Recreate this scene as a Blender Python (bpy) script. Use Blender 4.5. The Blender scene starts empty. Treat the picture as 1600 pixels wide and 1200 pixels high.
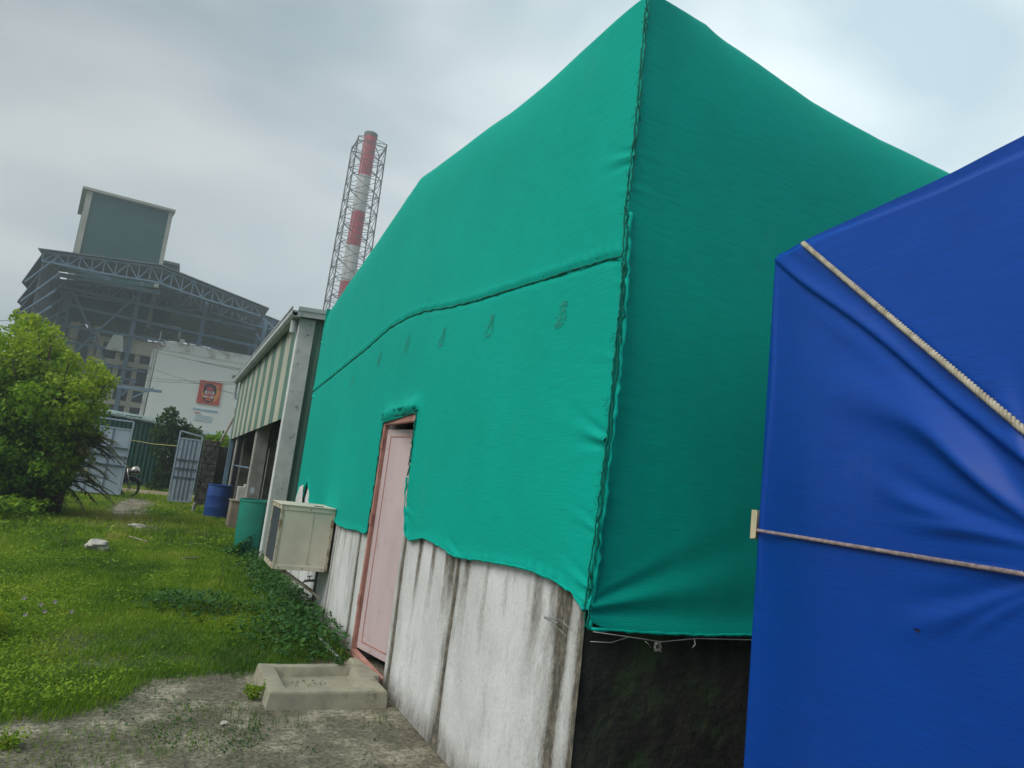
import bpy, math, random
import numpy as np
from mathutils import Matrix, Vector
random.seed(7); RNG = np.random.default_rng(7)
scene = bpy.context.scene
COL = scene.collection

# ---------------------------------------------------------------- camera, world, sun, exposure
FPX, EYE = 1100.0, 1.55
def nrm(v):
    v = np.array(v, float); return v / np.linalg.norm(v)
_U = nrm((834, -6990, FPX)); _d = nrm((-532, 114, FPX)); _Y = nrm(_d - _U * _d.dot(_U)); _X = np.cross(_Y, _U)
RM = np.array([_X, _Y, _U])                      # world = RM @ (right, down, forward)
CP = np.array([0, 0, EYE])
def ray(u, v): return RM @ np.array([u - 800, v - 600, FPX])
def hit(u, v, x=None, y=None, z=None):
    r = ray(u, v)
    t = (x - CP[0]) / r[0] if x is not None else (y - CP[1]) / r[1] if y is not None else (z - CP[2]) / r[2]
    return CP + r * t
cam = bpy.data.cameras.new('camera'); camo = bpy.data.objects.new('camera', cam); COL.objects.link(camo)
cam.sensor_width = 36; cam.lens = FPX / 1600 * 36; cam.clip_start = .05; cam.clip_end = 2000
rr, uu, bb = RM @ [1, 0, 0], RM @ [0, -1, 0], RM @ [0, 0, -1]
camo.matrix_world = Matrix(((rr[0], uu[0], bb[0], 0), (rr[1], uu[1], bb[1], 0), (rr[2], uu[2], bb[2], EYE), (0, 0, 0, 1)))
scene.camera = camo

SUN_EL, SUN_AZ = math.radians(46), math.radians(-104)
SD = (math.sin(SUN_AZ) * math.cos(SUN_EL), math.cos(SUN_AZ) * math.cos(SUN_EL), math.sin(SUN_EL))
w = bpy.data.worlds.new('World'); scene.world = w; w.use_nodes = True
nt = w.node_tree; nt.nodes.clear(); N = nt.nodes.new; L = nt.links.new
out = N('ShaderNodeOutputWorld'); bg = N('ShaderNodeBackground'); bg.inputs[1].default_value = .1
sky = N('ShaderNodeTexSky'); sky.sky_type = 'NISHITA'; sky.sun_disc = False
sky.sun_elevation = SUN_EL; sky.sun_rotation = SUN_AZ; sky.dust_density = 3; sky.air_density = 1.2
tc = N('ShaderNodeTexCoord')
def wmath(op, a, b=None):
    n = N('ShaderNodeMath'); n.operation = op
    for i, q in enumerate((a, b)):
        if q is None: continue
        if isinstance(q, (int, float)): n.inputs[i].default_value = q
        else: L(q, n.inputs[i])
    return n.outputs[0]
mp = N('ShaderNodeMapping'); mp.inputs['Scale'].default_value = (1, 1, 2.0); L(tc.outputs['Generated'], mp.inputs[0])
n1 = N('ShaderNodeTexNoise'); n1.inputs['Scale'].default_value = 2.1; n1.inputs['Detail'].default_value = 5; n1.inputs['Roughness'].default_value = .42; n1.inputs['Distortion'].default_value = .35
L(mp.outputs[0], n1.inputs['Vector'])
cr = N('ShaderNodeValToRGB'); e = cr.color_ramp
e.elements[0].position = .36; e.elements[0].color = (1.7, 2.15, 2.36, 1)
e.elements[1].position = .64; e.elements[1].color = (3.7, 3.9, 3.88, 1)
L(n1.outputs[0], cr.inputs[0])
dp = N('ShaderNodeVectorMath'); dp.operation = 'DOT_PRODUCT'; L(tc.outputs['Generated'], dp.inputs[0]); dp.inputs[1].default_value = tuple(nrm(ray(1330, 170)))   # the thin, bright part of the cloud
dpc = wmath('MAXIMUM', dp.outputs['Value'], 0.0)
g1 = wmath('MULTIPLY', wmath('POWER', dpc, 9.0), .75); g2 = wmath('MULTIPLY', wmath('POWER', dpc, 3.0), .62)
sx_ = N('ShaderNodeSeparateXYZ'); L(tc.outputs['Generated'], sx_.inputs[0])
hzn = wmath('MULTIPLY', wmath('POWER', wmath('SUBTRACT', 1.0, wmath('ABSOLUTE', sx_.outputs[2])), 3.0), .62)   # paler toward the horizon
gl = wmath('ADD', wmath('ADD', wmath('ADD', g1, g2), hzn), .66)
sc = N('ShaderNodeVectorMath'); sc.operation = 'SCALE'; L(cr.outputs[0], sc.inputs[0]); L(gl, sc.inputs['Scale'])
mx = N('ShaderNodeMix'); mx.data_type = 'RGBA'; mx.inputs[0].default_value = .93
L(sky.outputs[0], mx.inputs[6]); L(sc.outputs[0], mx.inputs[7]); L(mx.outputs[2], bg.inputs[0]); L(bg.outputs[0], out.inputs[0])

sl = bpy.data.lights.new('sun', 'SUN'); sl.energy = 1.5; sl.angle = math.radians(40); sl.color = (1, .97, .92)
so = bpy.data.objects.new('sun', sl); COL.objects.link(so); so.location = (20, 20, 40)
so.rotation_euler = Vector(SD).to_track_quat('Z', 'Y').to_euler()
scene.view_settings.view_transform = 'Standard'; scene.view_settings.look = 'None'; scene.view_settings.gamma = 1
scene.view_settings.use_curve_mapping = False; scene.view_settings.exposure = 0.95
scene.render.engine = 'CYCLES'

# ---------------------------------------------------------------- mesh helpers
class Th:                                         # a thing: an Empty at its base
    def __init__(s, name, label, cat, loc=(0, 0, 0), rz=0, group=None):
        s.o = bpy.data.objects.new(name, None); COL.objects.link(s.o); s.o.location = loc; s.o.rotation_euler = (0, 0, rz)
        s.o.empty_display_size = .2
        s.o['label'] = label; s.o['category'] = cat
        if group: s.o['group'] = group
        s.inv = (Matrix.Translation(Vector(loc)) @ Matrix.Rotation(rz, 4, 'Z')).inverted()
def tag(o, label=None, cat=None, group=None, kind=None):
    for k, q in (('label', label), ('category', cat), ('group', group), ('kind', kind)):
        if q: o[k] = q
    return o
class MB:
    def __init__(s): s.v = []; s.f = []
    def add(s, vs, fs):
        n = len(s.v); s.v += [tuple(map(float, q)) for q in vs]; s.f += [tuple(i + n for i in q) for q in fs]; return s
    def box(s, x0, x1, y0, y1, z0, z1):
        return s.add([(x0,y0,z0),(x1,y0,z0),(x1,y1,z0),(x0,y1,z0),(x0,y0,z1),(x1,y0,z1),(x1,y1,z1),(x0,y1,z1)],
                     [(0,3,2,1),(4,5,6,7),(0,1,5,4),(1,2,6,5),(2,3,7,6),(3,0,4,7)])
    def hexa(s, b, t):                            # 4 bottom pts, 4 top pts
        return s.add(list(b) + list(t), [(0,3,2,1),(4,5,6,7),(0,1,5,4),(1,2,6,5),(2,3,7,6),(3,0,4,7)])
    def beam(s, p, q, a=.1, b=None, up=(0, 0, 1)):
        b = b or a; p = np.array(p, float); q = np.array(q, float); d = nrm(q - p)
        up = np.array(up, float)
        if abs(d.dot(up)) > .95: up = np.array([0, 1, 0.])
        sx = nrm(np.cross(d, up)); sz = np.cross(sx, d); sx = sx * a / 2; sz = sz * b / 2
        c = [p - sx - sz, p + sx - sz, p + sx + sz, p - sx + sz]; t = [k + (q - p) for k in c]
        return s.hexa(c, t)
    def tube(s, pts, r, n=6, cap=True):
        pts = [np.array(p, float) for p in pts]; rs = r if hasattr(r, '__len__') else [r] * len(pts); rings = []
        prev = None
        for i, p in enumerate(pts):
            d = nrm(pts[min(i + 1, len(pts) - 1)] - pts[max(i - 1, 0)])
            ref = prev if prev is not None else (np.array([0, 0, 1.]) if abs(d[2]) < .9 else np.array([1., 0, 0]))
            a = nrm(np.cross(d, ref)) if prev is None else nrm(prev - d * prev.dot(d)); b = np.cross(d, a); prev = a
            rings.append([p + rs[i] * (math.cos(2*math.pi*k/n) * a + math.sin(2*math.pi*k/n) * b) for k in range(n)])
        vs = [q for rg in rings for q in rg]; fs = []
        for i in range(len(pts) - 1):
            for k in range(n): fs.append((i*n+k, i*n+(k+1) % n, (i+1)*n+(k+1) % n, (i+1)*n+k))
        if cap: fs.append(tuple(range(n))[::-1]); fs.append(tuple((len(pts)-1)*n + k for k in range(n)))
        return s.add(vs, fs)
    def lathe(s, prof, c=(0, 0, 0), n=24, axis='z', cap=True):
        vs = []
        for r, h in prof:
            for k in range(n):
                a = 2 * math.pi * k / n; p = (r*math.cos(a), r*math.sin(a), h)
                if axis == 'y': p = (p[0], p[2], p[1])
                if axis == 'x': p = (p[2], p[0], p[1])
                vs.append((p[0]+c[0], p[1]+c[1], p[2]+c[2]))
        fs = [(i*n+k, i*n+(k+1) % n, (i+1)*n+(k+1) % n, (i+1)*n+k) for i in range(len(prof)-1) for k in range(n)]
        if cap: fs.append(tuple(range(n))[::-1]); fs.append(tuple((len(prof)-1)*n + k for k in range(n)))
        return s.add(vs, fs)
    def prism(s, poly, n):                        # planar polygon extruded by vector n
        k = len(poly); n = np.array(n, float)
        return s.add([np.array(p, float) for p in poly] + [np.array(p, float) + n for p in poly],
                     [tuple(range(k))[::-1], tuple(range(k, 2*k))] + [(i, (i+1) % k, k+(i+1) % k, k+i) for i in range(k)])
def mk(name, mb, mat, parent=None, smooth=False, bevel=0, attr=None):
    me = bpy.data.meshes.new(name)
    if isinstance(mb, MB): V, F = mb.v, mb.f
    else: V, F = mb
    inv = None; par = None
    if isinstance(parent, Th): inv = parent.inv; par = parent.o
    elif parent is not None: par = parent; inv = PINV.get(parent.name)
    if inv is not None:
        M = np.array(inv); A = np.array(V, float); V = A @ M[:3, :3].T + M[:3, 3]
    if isinstance(F, np.ndarray):
        V = np.asarray(V, np.float32); k = F.shape[1]
        me.vertices.add(len(V)); me.vertices.foreach_set('co', V.ravel())
        me.loops.add(F.size); me.loops.foreach_set('vertex_index', F.ravel().astype(np.int32))
        me.polygons.add(len(F)); me.polygons.foreach_set('loop_start', np.arange(0, F.size, k, dtype=np.int32))
        me.polygons.foreach_set('loop_total', np.full(len(F), k, np.int32)); me.update(calc_edges=True)
    else:
        me.from_pydata([tuple(q) for q in V], [], F)
    if not isinstance(F, np.ndarray) and smooth != 'asis':
        import bmesh
        bm = bmesh.new(); bm.from_mesh(me); bmesh.ops.recalc_face_normals(bm, faces=bm.faces); bm.to_mesh(me); bm.free()
    if attr:
        for k, a in attr.items():
            at = me.attributes.new(k, 'FLOAT', 'POINT'); at.data.foreach_set('value', np.asarray(a, np.float32))
    me.materials.append(mat)
    if smooth: me.polygons.foreach_set('use_smooth', np.ones(len(me.polygons), bool))
    o = bpy.data.objects.new(name, me); COL.objects.link(o)
    if par: o.parent = par
    if inv is not None: PINV[o.name] = inv
    if smooth == 'auto':
        me.set_sharp_from_angle(angle=math.radians(35))
    if bevel:
        b = o.modifiers.new('bevel', 'BEVEL'); b.width = bevel; b.segments = 2; b.limit_method = 'ANGLE'
    return o
PINV = {}
def clone(o, loc, name=None):
    c = o.copy(); COL.objects.link(c); c.location = Vector(o.location) + Vector(loc); PINV[c.name] = PINV.get(o.name); return c
def gridf(nu, nv):
    i = np.arange(nu - 1)[:, None]; j = np.arange(nv - 1)[None, :]
    a = i * nv + j; return np.stack([a, a + nv, a + nv + 1, a + 1], -1).reshape(-1, 4)
def fbm(x, y, seed=0, oct=4):                      # cheap smooth pseudo-noise from rotated sines
    r = np.random.default_rng(seed); s = 0; a = 1.0; f = 1.0
    for o in range(oct):
        for k in range(3):
            t = r.uniform(0, 6.28); p = r.uniform(0, 6.28); s = s + a / 3 * np.sin((x*math.cos(t) + y*math.sin(t)) * f * r.uniform(.7, 1.4) + p)
        a *= .5; f *= 2.1
    return s / 1.6
def sm(a, b, x):
    t = np.clip((x - a) / (b - a), 0, 1); return t * t * (3 - 2 * t)

# ---------------------------------------------------------------- materials
def material(name): 
    m = bpy.data.materials.new(name); m.use_nodes = True; t = m.node_tree
    return m, t, t.nodes['Principled BSDF']
def noise(t, scale, det=4, rough=.55, stretch=None, vec=None):
    tcn = t.nodes.new('ShaderNodeTexCoord'); mpn = t.nodes.new('ShaderNodeMapping')
    if stretch: mpn.inputs['Scale'].default_value = stretch
    t.links.new(vec or tcn.outputs['Object'], mpn.inputs[0]); n = t.nodes.new('ShaderNodeTexNoise')
    n.inputs['Scale'].default_value = scale; n.inputs['Detail'].default_value = det; n.inputs['Roughness'].default_value = rough
    t.links.new(mpn.outputs[0], n.inputs['Vector']); return n.outputs[0]
def ramp(t, src, stops):
    r = t.nodes.new('ShaderNodeValToRGB'); t.links.new(src, r.inputs[0]); el = r.color_ramp.elements
    while len(el) < len(stops): el.new(.5)
    for q, (p, c) in zip(el, stops): q.position = p; q.color = tuple(c) + (1,) if len(c) == 3 else c
    return r.outputs[0]
def mixc(t, fac, a, b, mode='MIX'):
    m = t.nodes.new('ShaderNodeMix'); m.data_type = 'RGBA'; m.blend_type = mode
    for s, q in ((0, fac), (6, a), (7, b)):
        if isinstance(q, (int, float)): m.inputs[s].default_value = q
        elif isinstance(q, tuple): m.inputs[s].default_value = q + (1,)
        else: t.links.new(q, m.inputs[s])
    return m.outputs[2]
def bump(t, bs, src, st=.3, dist=.01):
    b = t.nodes.new('ShaderNodeBump'); b.inputs['Strength'].default_value = st; b.inputs['Distance'].default_value = dist
    t.links.new(src, b.inputs['Height']); t.links.new(b.outputs[0], bs.inputs['Normal'])
def pm(name, c1, c2=None, scale=3, rough=.7, bst=.2, bsc=40, stretch=None, metal=0, lo=.35, hi=.65, dirt=None, dsc=6, dlo=.55, dhi=.7, bd=.005):
    m, t, b = material(name); b.inputs['Roughness'].default_value = rough; b.inputs['Metallic'].default_value = metal
    c2 = c2 or tuple(x * .75 for x in c1)
    c = ramp(t, noise(t, scale, stretch=stretch), [(lo, c2), (hi, c1)])
    if dirt:
        f = ramp(t, noise(t, dsc, 6, .65), [(dlo, (0, 0, 0)), (dhi, (1, 1, 1))]); c = mixc(t, f, c, dirt)
    t.links.new(c, b.inputs['Base Color'])
    if bst: bump(t, b, noise(t, bsc, 5), bst, bd)
    return m
def leafmat(name, cols, trans=.45, rough=.6, attrib='tint'):
    m, t, b = material(name); a = t.nodes.new('ShaderNodeAttribute'); a.attribute_name = attrib
    n = len(cols); c = ramp(t, a.outputs['Fac'], [(i / (n - 1), q) for i, q in enumerate(cols)])
    t.links.new(c, b.inputs['Base Color']); b.inputs['Roughness'].default_value = rough
    b.inputs['Specular IOR Level'].default_value = .3
    tr = t.nodes.new('ShaderNodeBsdfTranslucent'); t.links.new(mixc(t, 1.0, c, (1.0, 1.0, .55), 'MULTIPLY'), tr.inputs[0])
    ms = t.nodes.new('ShaderNodeMixShader'); ms.inputs[0].default_value = trans
    t.links.new(b.outputs[0], ms.inputs[1]); t.links.new(tr.outputs[0], ms.inputs[2]); t.links.new(ms.outputs[0], t.nodes['Material Output'].inputs[0])
    return m
def woven(name, c1, c2, rough=.55, wscale=260, spec=.4, wst=.25, sheen=0.0):
    m, t, b = material(name)
    c = ramp(t, noise(t, .9, 5, .6), [(.3, c2), (.7, c1)])
    streak = noise(t, 5, 5, .6, stretch=(1, 1, 9)); c = mixc(t, ramp(t, streak, [(.4, (0, 0, 0)), (.75, (.35, .35, .35))]), c, c2)
    th = ramp(t, noise(t, 16, 4, .7, stretch=(.35, .35, 9)), [(.3, (.86, .86, .86)), (.7, (1.1, 1.1, 1.1))]); c = mixc(t, 1.0, c, th, 'MULTIPLY')
    du = ramp(t, noise(t, 2.3, 7, .7, stretch=(1, 1, .5)), [(.60, (0, 0, 0)), (.85, (.07, .07, .07))]); c = mixc(t, du, c, (.30, .32, .28))
    t.links.new(c, b.inputs['Base Color'])
    b.inputs['Roughness'].default_value = rough; b.inputs['Specular IOR Level'].default_value = spec
    b.inputs['Sheen Weight'].default_value = sheen; b.inputs['Sheen Roughness'].default_value = .4
    h = noise(t, wscale, 2, .5, stretch=(.12, .12, 1)); bump(t, b, h, wst, .002)
    return m

M_NET = woven('green_shade_net', (.0, .375, .295), (.0, .325, .252), .7, 220, .1, .3, 0)
M_NETD = woven('green_net_edge', (.0, .17, .12), (.0, .09, .065), .7, 220, .2, .3)
M_MARK = pm('net_print', (.0, .305, .22), bst=0)
M_TARP = woven('blue_tarpaulin', (.001, .062, .37), (.001, .045, .29), .45, 200, .25, .22, .0)
M_ROPE = pm('rope_fibre', (.50, .46, .36), (.30, .27, .2), 30, .9, .4, 160)
M_ROPE2 = pm('thin_rope_fibre', (.36, .29, .28), (.16, .13, .14), 40, .9, .4, 160)
M_CREAM = pm('cream_pad', (.62, .55, .36), (.5, .44, .3), 8, .7)
M_CONC = pm('trough_cement', (.36, .34, .25), (.23, .22, .17), 5, .9, .4, 60, dirt=(.10, .10, .07), dsc=5, dlo=.55, dhi=.75)
M_POST = pm('grey_concrete', (.34, .34, .31), (.22, .22, .20), 4, .9, .3, 50)
M_WHITEPOST = pm('whitewashed_post', (.62, .64, .62), (.50, .52, .51), 3, .85, .3, 40, dirt=(.2, .19, .17), dsc=9, dlo=.6, dhi=.7)
M_MOSS = pm('mossy_wall', (.13, .135, .095), (.04, .045, .035), 2.2, .95, .7, 14, dirt=(.06, .09, .025), dsc=4, bd=.03)
M_STONE = pm('dark_stone', (.11, .105, .09), (.03, .03, .028), 5, .95, .8, 12, bd=.04)
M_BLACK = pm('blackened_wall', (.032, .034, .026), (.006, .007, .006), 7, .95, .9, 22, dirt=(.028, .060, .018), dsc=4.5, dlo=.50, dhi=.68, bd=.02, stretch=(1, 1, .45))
M_DOOR = pm('pink_door_paint', (.54, .43, .435), (.46, .365, .37), 3.5, .5, .12, 30, stretch=(1, 1, .3), dirt=(.30, .21, .19), dsc=7, dlo=.60, dhi=.80)
M_FRAME = pm('red_oxide_frame', (.46, .24, .19), (.33, .15, .12), 7, .7, .3, 60)
M_DARK = pm('dark_interior', (.015, .02, .022), (.008, .01, .012), 2, .9, 0)
M_COOL = pm('cooler_cream', (.68, .62, .50), (.54, .50, .41), 3, .5, .1, 20, dirt=(.20, .12, .06), dsc=9, dlo=.66, dhi=.74)
M_RUST = pm('rusted_cream', (.46, .44, .33), (.24, .15, .08), 14, .7, .3, 60, lo=.38, hi=.52)
M_GRILLE = pm('dark_grille', (.03, .045, .055), (.02, .03, .035), 6, .6, 0)
M_PLG = pm('green_plastic', (.01, .23, .17), (.008, .17, .13), 2, .45, .05, 10)
M_PLB = pm('blue_plastic', (.012, .075, .34), (.01, .055, .25), 2, .45, .05, 10)
M_SGREEN = pm('green_cladding', (.10, .20, .155), (.075, .155, .12), 2, .55, .05, 10)
M_SCREAM = pm('cream_cladding', (.45, .46, .36), (.36, .37, .29), 2, .55, .05, 10)
M_TRIM = pm('pale_metal_trim', (.46, .50, .49), (.34, .37, .37), 2, .5, .05, 10)
M_FENCE = pm('green_sheet_metal', (.008, .085, .06), (.006, .06, .045), .8, .6, .05, 10)
M_FCAP = pm('fence_cap_metal', (.22, .30, .28), (.15, .21, .2), 2, .6, .05)
M_GATE = pm('pale_blue_gate', (.44, .53, .64), (.34, .42, .52), 1.5, .5, .1, 20, dirt=(.2, .2, .2), dsc=5, dlo=.62, dhi=.75)
M_GATED = pm('gate_bars', (.12, .15, .22), (.08, .1, .15), 3, .6, 0)
M_STEEL = pm('blue_grey_steel', (.17, .27, .37), (.13, .21, .30), 1, .6, 0)
M_ROOF = pm('grey_roof_sheet', (.22, .235, .25), (.15, .165, .18), .6, .7, 0)
M_TOWER = pm('dark_green_cladding', (.014, .085, .08), (.010, .07, .066), .4, .6, 0)
M_TTRIM = pm('tower_trim', (.42, .42, .36), (.33, .33, .28), .6, .6, 0)
M_WBLK = pm('white_render', (.86, .89, .87), (.80, .84, .83), .25, .8, 0)
M_WTR = pm('stained_parapet', (.80, .82, .80), (.45, .42, .38), .9, .8, 0, lo=.35, hi=.5)
M_BEIGE = pm('beige_render', (.74, .67, .56), (.62, .56, .47), .4, .85, 0)
M_WIN = pm('dark_window', (.03, .04, .05), (.02, .025, .03), 1, .3, 0)
M_RED = pm('chimney_red', (.48, .035, .05), (.38, .03, .04), .5, .6, 0)
M_WHITE = pm('chimney_white', (.62, .62, .60), (.5, .5, .49), .5, .6, 0)
M_LAT = pm('lattice_steel', (.13, .12, .10), (.08, .08, .07), 1, .7, 0)
M_BARK = pm('bark', (.10, .075, .05), (.045, .035, .025), 9, .95, .6, 30, stretch=(1, 1, .3), bd=.02)
M_WIRE = pm('dark_wire', (.05, .05, .055), bst=0)
M_GWIRE = pm('galvanised_wire', (.35, .35, .33), (.2, .2, .19), 30, .5, 0, metal=.5)
M_YEL = pm('yellow_string', (.55, .50, .2), bst=0)
M_CLOTH = pm('grey_cloth', (.15, .145, .14), (.08, .08, .08), 4, .85, .4, 20)
M_TAN = pm('tan_board', (.34, .28, .21), (.25, .2, .15), 4, .8, .2)
M_WPLA = pm('white_plastic', (.68, .68, .66), (.55, .55, .53), 6, .5, .05)
M_ROCK = pm('white_rock', (.55, .53, .48), (.3, .29, .26), 9, .9, .8, 18, bd=.02)
M_PEB = pm('pebbles', (.24, .23, .19), (.10, .095, .08), 30, .9, 0)
M_TYRE = pm('tyre_rubber', (.02, .02, .02), bst=0)
M_CHROME = pm('dull_chrome', (.5, .48, .42), rough=.3, metal=.8, bst=0)
M_BIKE = pm('black_bike_paint', (.02, .02, .025), rough=.3, bst=0)
M_WOOD = pm('weathered_bamboo', (.33, .29, .21), (.2, .17, .12), 6, .8, .2, stretch=(1, 1, .3))
M_PRED = pm('poster_red', (.62, .10, .05), (.55, .07, .05), .6, .6, 0)
M_PORA = pm('poster_orange', (.80, .33, .07), (.72, .22, .05), .8, .6, 0)
M_PBLK = pm('poster_black', (.05, .02, .03), bst=0)
M_PWHT = pm('poster_white', (.75, .66, .66), bst=0)
M_PPNK = pm('poster_crimson', (.55, .05, .10), bst=0)
M_PBLU = pm('poster_blue', (.30, .50, .68), (.55, .65, .7), 2.5, .6, 0)
LF_TREE = leafmat('tree_leaf', [(.03, .10, .012), (.11, .26, .015), (.23, .39, .018), (.38, .48, .04)])
LF_DARK = leafmat('roadside_leaf', [(.012, .04, .012), (.035, .09, .02), (.08, .15, .03)])
LF_PALM = leafmat('palm_leaf', [(.05, .07, .02), (.13, .15, .05), (.28, .26, .12)], .25)
LF_GRASS = leafmat('grass_blade', [(.06, .15, .010), (.14, .28, .012), (.27, .39, .02), (.50, .47, .16)], .4)
LF_CREEP = leafmat('creeper_leaf', [(.02, .075, .02), (.04, .13, .028), (.085, .20, .035)], .3)
LF_WEED = leafmat('weed_leaf', [(.07, .17, .012), (.15, .29, .016), (.28, .42, .022), (.42, .50, .04)], .45)
M_FLOW = pm('lilac_petal', (.55, .42, .58), bst=0)

# plaster with real stains carried by a per-vertex dirt amount
M_PLAS, t, b = material('stained_whitewash'); b.inputs['Roughness'].default_value = .9
base = ramp(t, noise(t, 2.2, 7, .7, stretch=(1, 1, .7)), [(.3, (.50, .505, .50)), (.62, (.68, .69, .69))])
fine = ramp(t, noise(t, 45, 8, .85, stretch=(1, 1, .8)), [(.46, (0, 0, 0)), (.62, (1, 1, 1))])
at = t.nodes.new('ShaderNodeAttribute'); at.attribute_name = 'dirt'
def tm(t, op, a, b_=None, clamp=False):
    n = t.nodes.new('ShaderNodeMath'); n.operation = op; n.use_clamp = clamp
    for i, q in enumerate((a, b_)):
        if q is None: continue
        if isinstance(q, (int, float)): n.inputs[i].default_value = q
        else: t.links.new(q, n.inputs[i])
    return n.outputs[0]
f2 = tm(t, 'ADD', tm(t, 'ADD', tm(t, 'MULTIPLY', noise(t, 9, 9, .78, stretch=(1, 1, .42)), 1.5), tm(t, 'MULTIPLY', noise(t, 70, 5, .7, stretch=(1, 1, .7)), .7)), -1.12)
d1 = tm(t, 'ADD', tm(t, 'MULTIPLY', at.outputs['Fac'], 1.25), tm(t, 'MULTIPLY', f2, 1.1), True)
d1 = tm(t, 'MULTIPLY', d1, .95)
c = mixc(t, tm(t, 'MULTIPLY', fine, .22), base, (.25, .235, .21))
spots = ramp(t, noise(t, 60, 4, .7), [(.62, (0, 0, 0)), (.7, (1, 1, 1))]); c = mixc(t, tm(t, 'MULTIPLY', spots, .45), c, (.2, .18, .15))
grime = ramp(t, noise(t, 30, 8, .8, stretch=(1, 1, .45)), [(.38, (.022, .022, .018)), (.50, (.075, .065, .042)), (.64, (.24, .21, .15))])
c = mixc(t, d1, c, grime); t.links.new(c, b.inputs['Base Color']); bump(t, b, noise(t, 45, 6, .7), .45, .006)

# ground: soil, worn cement and thin turf mixed by a per-vertex turf amount
M_GRD, t, b = material('soil_ground'); b.inputs['Roughness'].default_value = .95
soil = ramp(t, noise(t, 2.6, 9, .72), [(.33, (.10, .092, .066)), (.5, (.21, .195, .145)), (.62, (.42, .39, .31))])
spk = ramp(t, noise(t, 34, 6, .75), [(.34, (.28, .27, .24)), (.62, (1.25, 1.24, 1.18))]); soil = mixc(t, 1.0, soil, spk, 'MULTIPLY')
mo = ramp(t, noise(t, 5.5, 7, .75), [(.52, (0, 0, 0)), (.66, (1, 1, 1))]); soil = mixc(t, tm(t, 'MULTIPLY', mo, .6), soil, (.035, .045, .02))
turf = ramp(t, noise(t, 2.5, 6, .6), [(.3, (.03, .06, .012)), (.55, (.07, .10, .02)), (.75, (.15, .14, .06))])
at = t.nodes.new('ShaderNodeAttribute'); at.attribute_name = 'turf'
c = mixc(t, at.outputs['Fac'], soil, turf); t.links.new(c, b.inputs['Base Color']); bump(t, b, noise(t, 30, 8, .75), .8, .02)
M_ROAD = pm('dirt_road', (.34, .27, .19), (.24, .19, .13), 1.5, .95, .4, 20)

# ---------------------------------------------------------------- ground
def border(x):                                     # where the turf starts, seen from the doorstep side
    return np.interp(x, [-3, -.6, -.05, .08, .3, .8, 1.7], [4.55, 4.8, 4.95, 5.45, 5.72, 5.85, 6.15])
def turfmask(x, y):
    nz = fbm(x * 3, y * 3, 3) * .22 + fbm(x * 14, y * 14, 4) * .12
    m = sm(-.12, .18, y - border(x) + nz)
    m = m * (1 - .85 * sm(.42, .75, fbm(x * 2.7, y * 1.9, 108)) * sm(5.6, 6.5, y))
    track = np.exp(-((x + .75 - .02 * (y - 22)) / .55) ** 2) * sm(16.5, 21, y) * (1 - sm(27, 28, y))
    p2 = .55*np.exp(-((x - .35)/.5)**2 - ((y - 14.2)/.5)**2) + np.exp(-((x + .4) / .8) ** 2 - ((y - 16.8) / 1.3) ** 2) * .9 + np.exp(-((x - .9) / .45) ** 2 - ((y - 16.3) / .5) ** 2) + np.exp(-((x + .45) / .3) ** 2 - ((y - 6.6) / .7) ** 2) * .4
    return np.clip(m * (1 - np.clip((track * 1.3 + p2 * .8) * (1 + fbm(x * 4, y * 4, 5) * .7), 0, 1)), 0, 1)
xs = np.unique(np.concatenate([np.linspace(-4.5, 2.2, 150), np.linspace(-14, 8, 60), np.array([-420, -250, -120, -60, -30, 15, 30, 60, 120, 250, 420.])]))
ys = np.unique(np.concatenate([np.linspace(3.5, 9, 160), np.linspace(9, 28, 130), np.linspace(-6, 3.5, 20), np.array([-420, -200, -80, -30, -14, 34, 45, 60, 90, 130, 200, 420.])]))
gx, gy = np.meshgrid(xs, ys, indexing='ij')
gz = (fbm(gx * 1.3, gy * 1.3, 1) * .018 + fbm(gx * 7, gy * 7, 2) * .006) * ((gx > -14) & (gx < 8) & (gy < 40) & (gy > 0))
def gh(x, y): return (fbm(x * 1.3, y * 1.3, 1) * .018 + fbm(x * 7, y * 7, 2) * .006)
tf = turfmask(gx, gy)
tag(mk('ground', (np.stack([gx, gy, gz], -1).reshape(-1, 3), gridf(len(xs), len(ys))), M_GRD, smooth=True, attr={'turf': tf.ravel()}), kind='structure')
rd = MB(); n = 40
for i in range(n):
    x0 = -40 + i * 2.0; rd.add([(x0, 28.6 + .15*math.sin(i), .05), (x0 + 2.0, 28.6 + .15*math.sin(i+1), .05), (x0 + 2.0, 31.3 + .2*math.sin(i*1.7+1.7), .05), (x0, 31.3 + .2*math.sin(i*1.7), .05)], [(0, 1, 2, 3)])
tag(mk('road', rd, M_ROAD), kind='structure')

# ---------------------------------------------------------------- green netted building
X0 = 1.70                                          # gable wall face; runs along y from 2.65 to 10.4
Y0, Y1, YR = 2.65, 10.40, 6.5
def roofz(y): return np.interp(y, [Y0, YR, Y1], [4.02, 4.55, 3.94])
B = Th('netted_building', 'whitewashed building with stained lower walls under the green net', 'building', (1.7, 6.4, 0))
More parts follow.
